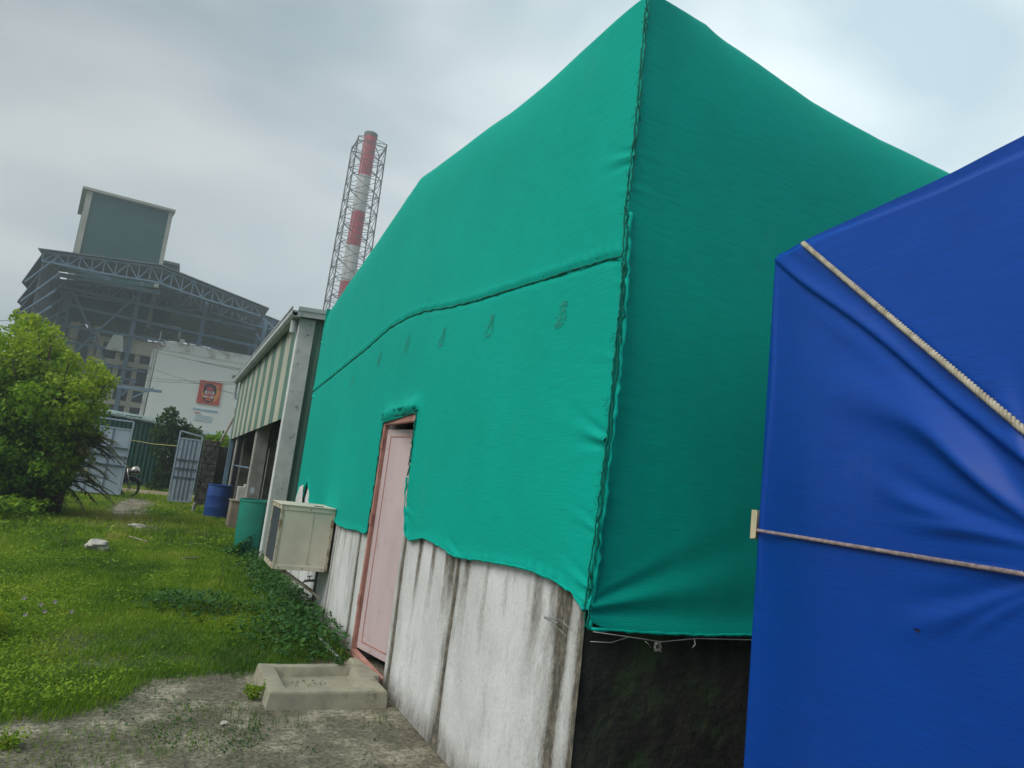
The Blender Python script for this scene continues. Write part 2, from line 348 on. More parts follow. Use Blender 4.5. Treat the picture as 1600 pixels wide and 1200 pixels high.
# visible plaster face of the gable wall, with its joints sunk in
joints = [(2.83, .035, .22), (4.16, .022, 1.0), (5.24, .03, .9), (6.6, .03, .9), (7.62, .018, .6), (8.25, .015, .8), (8.8, .012, .5), (9.4, .012, .5), (10.0, .012, .5)]
def gable_piece(y0, y1, z0=0, z1=None, step=.02):
    ny = max(3, int((y1 - y0) / step)); nz = 64
    yy = np.linspace(y0, y1, ny); tt = np.linspace(0, 1, nz)
    if z1 is None: z1 = 1.6
    Yg, T = np.meshgrid(yy, tt, indexing='ij'); Z = z0 + T * (z1 - z0)
    dis = fbm(Yg * 2, Z * 1.0, 11) * .004 + fbm(Yg * 19, Z * 15, 12) * .0014
    dirt = np.zeros_like(Yg)
    for jy, wd, a in joints:
        jy2 = jy + .012 * np.sin(Z * 5 + jy * 9)
        dis = dis - .010 * a * np.exp(-((Yg - jy2) / (wd * .6)) ** 2)
        dirt += 1.3 * a * np.exp(-((Yg - jy2) / (wd * .8)) ** 2) + .55 * a * np.exp(-(np.abs(Yg - jy2 - .03) / (wd * 2.6)))
    dirt += .62 * np.exp(-((Yg - 2.83 - .02*np.sin(Z*4)) / .045) ** 2) + .7 * sm(2.72, 2.655, Yg) + .3 * sm(3.2, 2.75, Yg) * sm(-.2, .5, fbm(Yg * 9, Z * 3, 23)) + .25 * sm(3.1, 2.8, Yg) * sm(.9, .3, Z) + .55 * sm(.22, .0, Z) + .22 * sm(2.76, 2.66, Yg)
    dirt += .75 * sm(.6, 1.2, Z) * sm(.0, .5, fbm(Yg * 18, Z, 21)) + .35 * sm(.35, .8, fbm(Yg * 11, Z * .8, 24)) + .12 * sm(.2, .9, fbm(Yg * 5, Z * 1.5, 22))
    X = X0 - dis
    V = np.stack([X, Yg, Z], -1).reshape(-1, 3); F = gridf(ny, nz)
    return V, F, dirt.ravel()
VV, FF, DD = [], [], []; off = 0
for a, b_ in ((Y0, 5.34), (6.30, Y1)):
    V, F, D = gable_piece(a, b_); VV.append(V); FF.append(F + off); DD.append(D); off += len(V)
def extra(mb):                                      # body of the wall behind the plaster face
    global off
    V = np.array(mb.v); F = np.array(mb.f); VV.append(V); FF.append(F + off); DD.append(np.full(len(V), .25)); off += len(V)
m = MB(); m.box(X0 + .03, X0 + .2, Y0 + .05, 5.34, 0, 3.5); m.box(X0 + .03, X0 + .2, 6.30, Y1, 0, 3.9); m.box(X0 + .031, X0 + .199, 5.341, 6.299, 2.12, 4.1)
m.box(X0 + .001, X0 + .031, 5.341, 5.345, 0, 2.1); m.box(X0 + .001, X0 + .031, 6.30, 6.305, 0, 2.1)
extra(m)
mk('gable_wall', (np.concatenate(VV), np.concatenate(FF)), M_PLAS, B, smooth=False, attr={'dirt': np.concatenate(DD)})
# blackened side wall (rough cast)
ax = np.linspace(X0 + .004, 8, 160); az = np.linspace(0, 3.5, 100); A, Z = np.meshgrid(ax, az, indexing='ij')
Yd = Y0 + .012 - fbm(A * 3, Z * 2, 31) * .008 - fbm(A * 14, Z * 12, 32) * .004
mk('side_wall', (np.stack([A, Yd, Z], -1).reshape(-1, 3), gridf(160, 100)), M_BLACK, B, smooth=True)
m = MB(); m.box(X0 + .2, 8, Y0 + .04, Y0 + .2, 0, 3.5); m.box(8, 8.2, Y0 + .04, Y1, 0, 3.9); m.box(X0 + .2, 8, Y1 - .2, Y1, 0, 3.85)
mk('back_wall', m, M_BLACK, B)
m = MB(); m.add([(X0 + .04, Y0 + .15, 3.6), (8.2, Y0 + .15, 3.6), (8.2, YR, 4.3), (X0 + .04, YR, 4.3), (X0 + .04, Y1, 3.8), (8.2, Y1, 3.8)], [(0, 1, 2, 3), (3, 2, 5, 4)])
mk('roof', m, M_ROOF, B)
m = MB(); m.box(X0 + .2, 8, Y0 + .2, Y1 - .2, -.02, .03); mk('floor', m, M_DARK, B)
# door: frame, leaf swung a little inward
D = B
fr = MB()
fr.box(1.678, 1.722, 6.255, 6.30, 0.03, 2.10); fr.box(1.735, 1.80, 5.342, 5.36, 0.03, 2.10); fr.box(1.678, 1.722, 5.345, 6.255, 2.035, 2.10); fr.box(1.678, 1.722, 5.345, 6.255, .03, .085)
dfr = mk('door_frame', fr, M_FRAME, B, bevel=.004)
ang = math.radians(13); hx, hy = 1.712, 6.248; ca, sa = math.sin(ang), -math.cos(ang)   # along the leaf from the hinge
def leafbox(a0, a1, z0, z1, d0, d1):
    q = MB(); pts = []
    for z in (z0, z1):
        for a, d in ((a0, d0), (a1, d0), (a1, d1), (a0, d1)): pts.append((hx + ca * a + (-sa) * d * 1, hy + sa * a + ca * d, z))
    return q.hexa(pts[:4], pts[4:])
def frontd(d): return d
q = leafbox(0, .87, .10, 2.0, .0, .03); dl = mk('door', q, M_DOOR, B, bevel=.003)
for zz in ((.16, 1.94),):
    for (a0, a1, z0, z1) in ((.075, .085, zz[0], zz[1]), (.085, .79, zz[1] - .01, zz[1]), (.085, .79, zz[0], zz[0] + .01), (.79, .80, zz[0], zz[1])):
        mk('moulding', leafbox(a0, a1, z0, z1, -.004, -.0005), M_FRAME, dl)
for hz_ in (.45, 1.15, 1.82): mk('hinge', MB().box(1.668, 1.677, 6.250, 6.275, hz_, hz_ + .09).lathe([(.006, hz_ - .004), (.006, hz_ + .094)], (1.680, 6.250, 0), 8), M_FRAME, B)
mk('latch', leafbox(.74, .80, 1.02, 1.05, -.012, -.001), M_LAT, dl); mk('latch', leafbox(.765, .775, 1.0, 1.07, -.02, -.012), M_LAT, dl)

# shade net over it: one continuous cloth per face
def hem(y):
    return np.interp(y, [2.60, 2.72, 2.89, 3.22, 3.61, 3.95, 4.13, 4.42, 4.76, 5.1, 5.2, 5.32, 5.338, 5.340, 6.292, 6.294, 6.4, 6.65, 7.0, 7.48, 8.0, 9.3, 9.42, 9.7, 9.85, 10.5],
                     [1.10, 1.16, 1.19, 1.20, 1.175, 1.15, 1.135, 1.165, 1.185, 1.13, 1.17, 1.42, 1.60, 2.10, 2.05, 1.08, 1.05, 1.06, 1.035, 1.03, 1.10, 1.12, 1.30, 1.42, 1.14, 1.14])
pinch = [(2.63, 3.17, .018, .16), (2.62, 3.00, .006, .10), (2.6, 1.83, .020, .22), (2.6, 2.55, .005, .10), (2.6, 2.2, .006, .12), (2.62, 1.45, .007, .14), (2.62, 1.2, .010, .2), (4.13, 1.14, .012, .2), (5.3, 1.35, .014, .14), (10.35, 3.4, .015, .2), (10.35, 2.6, .015, .2)]
def gdisp(y, z):
    d = fbm(y * 1.4, z * 1.0, 41) * .012 + fbm(y * 4, z * 5, 42, 3) * .0014
    for py, pz, a, ln in pinch:
        dy = np.abs(y - py); dz = z - pz - (y - py) * .25
        d = d + a * np.exp(-dy / ln * 1.6) * np.exp(-(dz / (.03 + dy * .28)) ** 2) * np.cos(dz / (.012 + .11 * dy + .01) * 2.2)
    h = np.interp(y, [5.15, 5.3, 5.8, 6.3, 6.5], [2.0, 2.09, 2.09, 2.06, 2.0])
    win = sm(5.15, 5.4, y) * sm(6.45, 6.2, y)
    d = d + win * .05 * np.exp(-((z - h - .06) / .07) ** 2) * (.7 + .45 * fbm(y * 11, z * 14, 48))
    # fabric rides over the plaster joints, tucked in at the stitched seam
    sz = seamz(y); d = d - .010 * np.exp(-((z - sz) / .018) ** 2) + .006 * np.exp(-((z - sz - .03) / .03) ** 2) * (1 + .6 * np.sin(y * 90))
    d = d + .010 * np.exp(-((z - hem(y)) / .035) ** 2) * (1 + .5 * np.sin(y * 60)) * (np.abs(y - 5.8) > .53)
    return d
SY = [2.6, 2.9, 3.3, 3.8, 4.43, 4.95, 5.51, 5.97, 6.58, 7.53, 8.77, 10.42]; SZ = [2.68, 2.71, 2.74, 2.78, 2.83, 2.89, 2.965, 3.0, 3.0, 2.90, 2.81, 2.68]
def seamz(y): return np.interp(y, SY, SZ) + .004 * np.sin(y * 23)
NETX = X0 - .022
yy = np.concatenate([np.arange(Y0 - .035, 3.19, .012), np.arange(3.2, 5.09, .03), np.arange(5.1, 5.33, .012), [5.338, 5.340], np.arange(5.350, 6.285, .012), [6.292, 6.294], np.arange(6.306, 6.5, .012), np.arange(6.52, Y1 + .03, .03)])
zz = np.concatenate([np.arange(0, 100) * .012 + 1.0, np.arange(0, 90) * .02 + 2.2])
tt = np.linspace(0, 1, 36)[1:]
Yg, _ = np.meshgrid(yy, np.arange(len(zz) + len(tt)), indexing='ij')
top = roofz(yy) + fbm(yy * 3, yy * 0, 44) * .008
Zg = np.empty_like(Yg)
for i, y in enumerate(yy):
    zl = zz[:len(zz)]
    fac = (top[i] - .45 - 1.0) / (zz[-1] - 1.0); Zg[i, :len(zz)] = 1.0 + (zl - 1.0) * fac
    a = (top[i] - .45) + .45 * np.sin(tt * math.pi / 2); Zg[i, len(zz):] = a
hm = hem(yy)[:, None]; Zc = np.maximum(Zg, hm)
bend = np.zeros_like(Zg); bend[:, len(zz):] = (1 - np.cos(tt * math.pi / 2)) * .09 * sm(2.5, 4.2, yy)[:, None]
Xg = NETX - gdisp(Yg, Zc) + bend
# pull the corner columns round the edge
cn = np.exp(-(Yg - yy[0]) / .03); Xg = Xg + cn * .02
F = gridf(*Yg.shape); cl = (Zg < hm - 1e-6).ravel(); keep = ~cl[F].all(1); F = F[keep]
net = Th('shade_net', 'green shade net wrapped over the gabled building, stitched at corner', 'shade net', (1.68, 6.4, 1.1))
mk('gable_sheet', (np.stack([Xg, Yg, Zc], -1).reshape(-1, 3), F), M_NET, net, smooth=True)
# side sheet (faces the viewer's right), eave sagging between fixings
xx = np.unique(np.concatenate([np.arange(NETX + .015, 2.1, .012), np.arange(2.1, 8.2, .035)]))
z2 = np.linspace(0, 1, 190)
A, T = np.meshgrid(xx, z2, indexing='ij')
_tp = [hit(u, v, y=Y0 - .02 + (.12 if u > 1050 else .0)) for u, v in ((1022, -12), (1100, 42), (1180, 95), (1270, 158), (1375, 216), (1475, 266))]
TX = [p[0] for p in _tp] + [6.5, 8.4]; TZ = [p[2] for p in _tp] + [3.86, 4.0]; TX[0] = 1.66; TZ[0] = 4.02
topx = np.interp(xx, TX, TZ)[:, None]
lowx = (1.03 + .006 * np.sin(xx * 5) + .05 * np.exp(-(xx - 1.68) / .05))[:, None]
Z = lowx + (topx - lowx) * T
d = fbm(A * 1.6, Z * .9, 51) * .014 + fbm(A * 22, Z * 1.5, 52, 2) * .0016 + .012 * np.exp(-((Z - lowx) / .05) ** 2)
for pz, a, ln in ((3.2, .005, .08), (3.02, .008, .07), (2.7, .006, .07), (2.5, .005, .07), (2.0, .006, .07), (1.6, .005, .07), (1.5, .006, .07), (1.12, .02, .5)):
    dx = A - 1.68; dz = Z - pz - dx * (.18 if pz < 1.2 else 0); d = d + a * np.exp(-dx / ln) * np.exp(-(dz / (.02 + dx * .3)) ** 2) * np.cos(dz / (.012 + .13 * dx) * 2)
u = np.clip((T - .78) / .22, 0, 1); Yb = (1 - np.sqrt(1 - (u * .97) ** 2)) * .18 * sm(1.66, 2.3, A)
Yg2 = Y0 - .03 - d + Yb - .012 * np.exp(-(A - 1.68) / .04)
mk('side_sheet', (np.stack([A, Yg2, Z], -1).reshape(-1, 3), gridf(len(xx), 190)), M_NET, net, smooth=True)
m = MB(); ex = np.linspace(1.86, 8.2, 20); 
for i in range(19):
    a, b_ = ex[i], ex[i+1]; za, zb = [np.interp(q, TX, TZ) for q in (a, b_)]
    m.add([(a, Y0 + .11, za - .02), (b_, Y0 + .11, zb - .02), (b_, YR, 4.47), (a, YR, 4.47), (b_, Y1, 3.93), (a, Y1, 3.93)], [(0, 1, 2, 3), (3, 2, 4, 5)])
mk('roof_sheet', m, M_NET, net)
m = MB(); m.box(NETX, 8.2, Y1 + .03, Y1 + .05, 1.1, 3.93); m.box(8.22, 8.24, Y0, Y1, 1.0, 3.95); mk('rear_sheet', m, M_NET, net)
# stitched seams: rolled, knotted cloth
def seam(name, pts, r, dens, amp, mat=M_NETD, n=6):
    P = []; pts = [np.array(p, float) for p in pts]
    for i in range(len(pts) - 1):
        k = max(2, int(np.linalg.norm(pts[i+1] - pts[i]) / dens))
        for j in range(k): P.append(pts[i] + (pts[i+1] - pts[i]) * j / k)
    P.append(pts[-1]); P = [p + RNG.normal(0, amp, 3) for p in P]; R = [r * random.uniform(.55, 1.45) for _ in P]
    m = MB(); m.tube(P, R, n); return mk(name, m, mat, net, smooth=True)
ys_ = np.linspace(2.62, 10.42, 60)
seam('seam', [(NETX - .006 - float(gdisp(np.array(y), np.array(float(seamz(y))))), y, float(seamz(y))) for y in ys_], .0055, .03, .0018)
cs = [(2.61, 4.02), (2.61, 3.67), (2.60, 3.3), (2.61, 3.08), (2.62, 2.9), (2.6, 2.68), (2.585, 2.52), (2.575, 2.31), (2.575, 2.13), (2.585, 1.99), (2.585, 1.85), (2.60, 1.58), (2.61, 1.39), (2.63, 1.17), (2.62, 1.03)]
cs = [(max(y, 2.585), z) for y, z in cs]
seam('corner_seam', [(NETX - .002, y, z) for y, z in cs], .0042, .015, .0022)
seam('corner_seam', [(NETX + .010, y - .006, z) for y, z in cs], .0035, .02, .004)
M_NETL = M_NET
seam('corner_roll', [(NETX + .028, y - .004, z) for y, z in cs[4:]], .011, .03, .004, M_NETL)
hy_ = np.concatenate([np.linspace(2.62, 5.325, 45), [5.337]])
seam('hem_roll', [(NETX - .012, y, float(hem(y))) for y in hy_], .007, .03, .002, M_NET)
seam('hem_roll', [(NETX - .012, y, float(hem(y))) for y in np.linspace(6.3, 10.3, 50)], .007, .03, .002, M_NET)
seam('hem_roll', [(NETX - .02, y, 2.115 - .03 * (y - 5.3)) for y in np.linspace(5.3, 6.3, 14)], .007, .03, .003, M_NETD)
seam('hem_roll', [(NETX - .028, y, 2.15 - .03 * (y - 5.3) + .02 * math.sin((y - 5.3) * 3.1)) for y in np.linspace(5.34, 6.28, 14)], .018, .05, .004, M_NET)
seam('hem_roll', [(NETX - .006, 5.340, z) for z in np.linspace(1.6, 2.11, 12)], .006, .03, .003, M_NETD)
seam('hem_roll', [(NETX - .006, 6.294, z) for z in np.linspace(1.07, 2.06, 16)], .006, .03, .003, M_NETD)
seam('hem_roll', [(x, Y0 - .045, 1.03 + .006 * math.sin(x * 5)) for x in np.linspace(1.7, 7.5, 60)], .007, .03, .002, M_NET)
m = MB()                                           # torn thread tufts along the seams
for _ in range(90):
    if random.random() < .65: y, z = 2.59, random.uniform(1.1, 3.95)
    else: y = random.uniform(2.7, 10); z = float(seamz(y))
    p = np.array([NETX - .01, y, z]); q = p + np.array([-abs(random.gauss(0, .008)), random.gauss(.01, .02), random.gauss(0, .02)]); m.tube([p, (p+q)/2 + RNG.normal(0, .004, 3), q], .0014, 3)
tag(mk('loose_threads', m, M_NETD, net), kind='stuff')
for (y, z, s) in ((5.9, 2.74, 1.0), (4.98, 2.66, 1.0), (4.06, 2.59, 1.0), (3.13, 2.50, .95), (6.8, 2.72, .9), (7.9, 2.6, .9)):
    m = MB()                                       # small printed block of worn letters and a leaf-like blotch
    for k in range(70):
        tz = random.uniform(-1, 1); wd = .075 * ((1 - abs(tz + .35) ** 1.3) if tz < .3 else .5)
        a = random.uniform(-1, 1) * max(wd, .008) * s; zz_ = z + tz * .075 * s; yc = y + a + tz * -.02
        hh = random.uniform(.002, .005); ww = random.uniform(.004, .012)
        xx_ = NETX - .003 - float(gdisp(np.array(yc), np.array(zz_))); m.add([(xx_, yc - ww, zz_ - hh), (xx_, yc + ww, zz_ - hh), (xx_, yc + ww, zz_ + hh), (xx_, yc - ww, zz_ + hh)], [(0, 3, 2, 1)])
    tag(mk('print_mark', m, M_MARK, net), kind='stuff')

# tie wires at the corner
m = MB(); m.tube([(1.71, 2.60, 1.025), (1.95, 2.585, 1.005), (2.05, 2.58, .995), (2.25, 2.585, 1.012), (3.2, 2.59, 1.015)], .0022, 5); m.tube([(1.70, 2.60, .985), (1.80, 2.59, .985), (1.88, 2.585, 1.01)], .0018, 4)
P = [(2.03 + .016*math.cos(t_*1.3), 2.57 + .006*math.sin(t_*3), .975 + .018*math.sin(t_*1.1)) for t_ in np.linspace(0, 22, 70)]; m.tube(P, .0022, 4)
m.tube([(2.0, 2.58, .97), (1.985, 2.58, .985), (1.97, 2.585, .995)], .002, 4); m.tube([(2.24, 2.585, 1.01), (2.235, 2.57, .99), (2.22, 2.57, .975)], .003, 4)
tag(mk('tie_wire', m, M_GWIRE, smooth=True), 'thin wire with a coiled knot along the lower hem of the green net', 'wire')
m = MB(); m.tube([(1.66, 2.93, 1.015), (1.675, 2.83, 1.01)], .006, 6); m.tube([(1.665, 2.9, 1.02), (1.665, 2.8, 1.03), (1.67, 2.66, 1.0)], .0018, 4); m.tube([(1.665, 2.85, 1.0), (1.665, 2.75, .98), (1.67, 2.64, .95)], .0014, 4)
tag(mk('wall_nail', m, M_GWIRE), 'small nail with wire ends on white wall left of the corner', 'nail')

# ---------------------------------------------------------------- blue tarpaulin stack
TP = np.array([1.937, 1.956]); TD = np.array([-.18, -.9837]); TN = np.array([-.9837, .18])   # corner, direction toward viewer, outward normal
TOP = 2.570
def tp(s, z, d=0): 
    return np.stack([TP[0] + TD[0]*s + TN[0]*d, TP[1] + TD[1]*s + TN[1]*d, z], -1)
def thit(u, v, d=0):
    r = ray(u, v); P0 = np.array([TP[0], TP[1]]) + TN * d; k = (P0 @ TN) / (r[:2] @ TN); p = CP + r * k
    return float((p[:2] - P0) @ TD), float(p[2])
tarp = Th('blue_tarpaulin', 'blue tarpaulin cover pulled tight over a tall stack, tied with ropes', 'tarpaulin', (TP[0], TP[1], 0))
f0 = (0, TOP - .005); f1 = thit(1600, 700); pq = thit(1760, 892)
FOLDS = []
for (u_, v_, am_, wd_) in ((1300, 556, .022, .085), (1400, 640, .010, .05), (1385, 752, .015, .055), (1425, 800, .013, .045), (1470, 700, .010, .04), (1420, 985, .012, .07), (1530, 1010, .010, .05), (1560, 560, .010, .07), (1500, 900, .007, .04)):
    q_ = thit(u_, v_); FOLDS.append((math.atan2(q_[1] - pq[1], pq[0] - q_[0]), wd_, am_, math.dist(q_, pq)))
ss = np.concatenate([np.linspace(0, .06, 10), np.linspace(.064, 1.5, 260), np.linspace(1.52, 3.0, 60)]); zt = np.linspace(0, TOP, 300)
S, Z = np.meshgrid(ss, zt, indexing='ij'); Z = Z * (1 + .016 * S)
def tdisp(S, Z):
    slope = (f1[1] - f0[1]) / (f1[0] - f0[0]); ln = math.hypot(1, slope)
    dist = (Z - (f0[1] + slope * S)) / ln + .006 * np.sin(S * 9)
    d = .011 * sm(-.004, .004, dist) * sm(3, 1.5, S) + .009 * np.exp(-((dist - .012) / .014) ** 2) * sm(0, .25, S) - .004 * np.exp(-((dist - .055) / .02) ** 2)
    d += .006 * np.exp(-((dist + .05) / .03) ** 2) * sm(.1, .5, S)
    dx = S - pq[0]; dz = Z - pq[1]; r = np.sqrt(dx**2 + dz**2) + .02; an = np.arctan2(dz, -dx)
    for a0, wd, am, r0 in FOLDS:
        wob = .05*np.sin(r*6 + a0*9); d += sm(r0 * 1.1, r0 * .55, r) * sm(.05, .4, r) * am * (np.exp(-((an - a0 - wob) / wd) ** 2) - .6 * np.exp(-((an - a0 - wob - wd*1.7) / wd) ** 2))
    d += .007 * np.exp(-((S - .045 - .01*np.sin(Z*7)) / .012) ** 2) * sm(1.2, 1.6, Z) * sm(TOP, TOP - .2, Z)
    d += fbm(S * 3, Z * 2.2, 61) * .010 * sm(0, .3, S) + fbm(S * 7, Z * 6, 62, 3) * .0016 
    d -= .014 * (1 - sm(0, .03, S)) ** 2
    d -= .02 * (1 - sm(TOP, TOP - .03, Z)) * 1.0
    d += .075 * np.sin(math.pi * np.clip(Z / TOP, 0, 1)) ** 1.0 * sm(0, .5, S) - .05 * sm(1.6, TOP, Z) * sm(.1, .8, S)
    return d
Dd = tdisp(S, Z)
mk('side_cover', (tp(S, Z, Dd).reshape(-1, 3), gridf(len(ss), 300)), M_TARP, tarp, smooth=True)
def solid(s0, s1, d0, d1, z0, z1):
    q = MB(); pts = [tuple(tp(s, z, d)) for z in (z0, z1) for s, d in ((s0, d0), (s1, d0), (s1, d1), (s0, d1))]; return q.hexa(pts[:4], pts[4:])
mk('hidden_cover', solid(.008, 2.98, -.13, -4.6, 0, TOP - .012), M_TARP, tarp, bevel=.02)  # unseen body of the stack, stretched back to darken the alley behind it
def lay(u0, v0, u1, v1, ext, off, k_=60):           # rope path lying on the cloth
    P = []
    for t_ in np.linspace(0, 1, k_):
        d = 0.0
        for _ in range(6): a_ = thit(u0 + (u1-u0)*t_, v0 + (v1-v0)*t_, d + off); d = float(tdisp(np.array(max(a_[0], 0)), np.array(a_[1])))
        P.append((a_[0], a_[1], d + off))
    P = np.array(P)
    for i in range(1, k_ - 1): P[i, 2] = max(P[i, 2], (P[max(0, i-5):i+6, 2]).mean())   # taut rope bridges hollows
    e_ = P[-1] + (P[-1] - P[-12]) * np.linspace(.1, ext, 12)[:, None]; e_[:, 2] = np.maximum(P[-1, 2], [float(tdisp(np.array(q[0]), np.array(q[1]))) + off for q in e_])
    P = np.concatenate([P, e_]); return tp(P[:, 0], P[:, 1], P[:, 2])
def rope(name, path, rad, turns, mat, label):
    seg = np.r_[0, np.cumsum(np.linalg.norm(np.diff(path, axis=0), axis=1))]; Ln = seg[-1]; n_ = int(Ln * turns * 8); m = MB()
    C_ = np.stack([np.interp(np.linspace(0, Ln, n_ + 1), seg, path[:, k]) for k in range(3)], -1)
    dd = nrm(path[40] - path[0]); a = nrm(np.cross(dd, [0, 0, 1])); b = np.cross(dd, a)
    for k in range(3):
        ph = 2*math.pi*(np.linspace(0, Ln, n_ + 1)*turns + k/3)
        m.tube(list(C_ + rad*.56*(np.cos(ph)[:, None]*a + np.sin(ph)[:, None]*b)), rad*.52, 6)
    for _ in range(int(Ln * 45)):                   # frayed fibres
        c_ = C_[random.randrange(n_)]; e_ = RNG.normal(0, 1, 3); e_ /= np.linalg.norm(e_); m.tube([c_ + e_*rad*.8, c_ + e_*rad*1.7 + dd*random.uniform(-.006, .006)], .0004, 3)
    return tag(mk(name, m, mat, smooth=True), label, 'rope')
rope('rope', lay(1255, 380, 1600, 672, 6, .010), .0090, 26, M_ROPE, 'thick pale twisted rope running diagonally down the blue tarpaulin from its top edge')
rope('rope', lay(1181, 828, 1600, 897, 4, .009), .0058, 44, M_ROPE2, 'thin grey brown rope stretched sideways across blue tarpaulin over the cream pad')
c0 = thit(1181, 797, .004); c1 = thit(1195, 845, .004)
m = MB(); zc0, zc1 = c1[1], c0[1]
pts = [tuple(tp(s, z, d)) for s, z, d in ((-.02, zc0, -.03), (-.012, zc0, .008), (.028, zc0 + .004, .014), (.03, zc1 - .012, .014), (.024, zc1, .014), (-.012, zc1, .008), (-.02, zc1, -.03))]
m.prism([pts[1], pts[2], pts[3], pts[4], pts[5]], (TN[0]*.003, TN[1]*.003, 0)); m.prism([pts[0], pts[1], pts[5], pts[6]], (TN[0]*.0 - TD[0]*.003, -TD[1]*.003, 0))
tag(mk('edge_pad', m, M_CREAM, bevel=.001), 'small cream pad folded round the edge of the blue tarpaulin beneath the rope', 'pad')
a = thit(1438, 984, .07); ds_ = float(tdisp(np.array(a[0]), np.array(a[1]))); m = MB(); m.add([tp(a[0]-.012, a[1], ds_+.002), tp(a[0], a[1]+.003, ds_+.008), tp(a[0]+.012, a[1]-.001, ds_+.002), tp(a[0]+.002, a[1]-.006, ds_+.001)], [(0, 1, 2, 3)]); mk('snag', m, M_PBLK, tarp)

# ---------------------------------------------------------------- air cooler on the wall
AC = Th('air_cooler', 'boxy cream metal air cooler with rusty edges fixed to wall by doorway', 'air cooler', (1.4, 8.0, .5))
x0, x1, y0, y1, z0, z1 = 1.11, 1.67, 7.68, 8.38, .52, 1.17
m = MB()
for xa in (x0, x1 - .03):
    for ya in (y0, y1 - .03): mk('corner_post', MB().box(xa, xa + .03, ya, ya + .03, z0, z1), M_RUST, AC, bevel=.003)
for za in (z0, z1 - .045):
    for ya in (y0 - .001, y1 - .029): mk('rail', MB().box(x0 + .03, x1 - .03, ya, ya + .03, za, za + .045), M_COOL, AC, bevel=.002)
    for xa in (x0 - .001, x1 - .029): mk('rail', MB().box(xa, xa + .03, y0 + .03, y1 - .03, za, za + .045), M_RUST, AC, bevel=.002)
mk('side_panel', MB().box(x0 + .03, x1 - .03, y0 + .008, y0 + .016, z0 + .045, z1 - .045), M_COOL, AC)
mk('side_panel', MB().box(x0 + .03, x1 - .03, y1 - .02, y1 - .012, z0 + .045, z1 - .045), M_COOL, AC)
mk('top_panel', MB().box(x0 - .008, x1, y0 - .01, y1, z1 + .001, z1 + .012), M_COOL, AC, bevel=.003)
mk('base_panel', MB().box(x0 + .03, x1, y0 + .03, y1 - .03, z0, z0 + .03), M_COOL, AC)
g = mk('grille', MB().box(x0 + .018, x0 + .022, y0 + .03, y1 - .03, z0 + .045, z1 - .045), M_GRILLE, AC)
for i in range(22):
    z = z0 + .06 + i * .025; mk('slat', MB().hexa([(x0 + .004, y0 + .03, z), (x0 + .016, y0 + .03, z + .014), (x0 + .016, y1 - .03, z + .014), (x0 + .004, y1 - .03, z)], [(x0 + .004, y0 + .03, z + .002), (x0 + .016, y0 + .03, z + .016), (x0 + .016, y1 - .03, z + .016), (x0 + .004, y1 - .03, z + .002)]), M_GRILLE, g)
mk('panel_seam', MB().box(x0 + .34, x0 + .3415, y0 + .004, y0 + .009, z0 + .05, z1 - .05), M_RUST, AC)
m = MB(); [m.lathe([(.006, 0), (.006, -.004)], (px_, y0 - .001, pz_), 8, 'y') for px_ in (x0 + .06, x0 + .3, x1 - .06) for pz_ in (z0 + .022, z1 - .022)]; tag(mk('screws', m, M_LAT, AC), kind='stuff')
mk('vent_plate', MB().box(x0 + .34, x0 + .44, y0 + .06, y0 + .12, z1 + .012, z1 + .018), M_GRILLE, AC)
for ya in (7.85, 8.2): mk('bracket', MB().beam((1.69, ya, .22), (1.2, ya, .512), .025), M_RUST, AC)
# hanging bit of torn sacking and wire above the cooler
m = MB(); P = hit(470, 768, x=1.655)
m.add([P + [0, -.25, -.22], P + [-.02, .2, -.24], P + [-.01, .10, .06], P + [0, -.12, .10], P + [-.05, 0, -.08]], [(0, 1, 4), (1, 2, 4), (2, 3, 4), (3, 0, 4)])
tag(mk('torn_sacking', m, M_WPLA, smooth=True), 'scrap of torn white sacking poking from the net hem above the air cooler', 'sacking')
# water tap and pipes
T_ = Th('water_tap', 'metal water tap on a standpipe against white wall under the cooler', 'tap', (1.66, 8.15, 0))
mk('pipe', MB().tube([(1.665, 8.15, 0), (1.665, 8.15, .62)], .012, 8), M_LAT, T_, smooth=True)
mk('valve', MB().tube([(1.665, 8.15, .36), (1.58, 8.12, .36), (1.54, 8.11, .355)], .014, 8), M_CHROME, T_, smooth=True)
mk('spout', MB().tube([(1.545, 8.11, .355), (1.525, 8.10, .34), (1.52, 8.10, .30)], .010, 8), M_CHROME, T_, smooth=True)
mk('handle', MB().tube([(1.59, 8.12, .37), (1.59, 8.12, .405)], .007, 8).tube([(1.56, 8.09, .408), (1.62, 8.15, .408)], .006, 6), M_WPLA, T_, smooth=True)
p0, p1 = hit(503, 1000, z=.06), hit(531, 1030, z=.03)
tag(mk('drain_pipe', MB().tube([(p0[0], p0[1]+.25, .05), p0, (p0+p1)/2 + [0, 0, -.004], p1], .013, 8), M_WPLA, smooth=True), 'white plastic pipe lying at the foot of the wall by the doorstep', 'pipe')

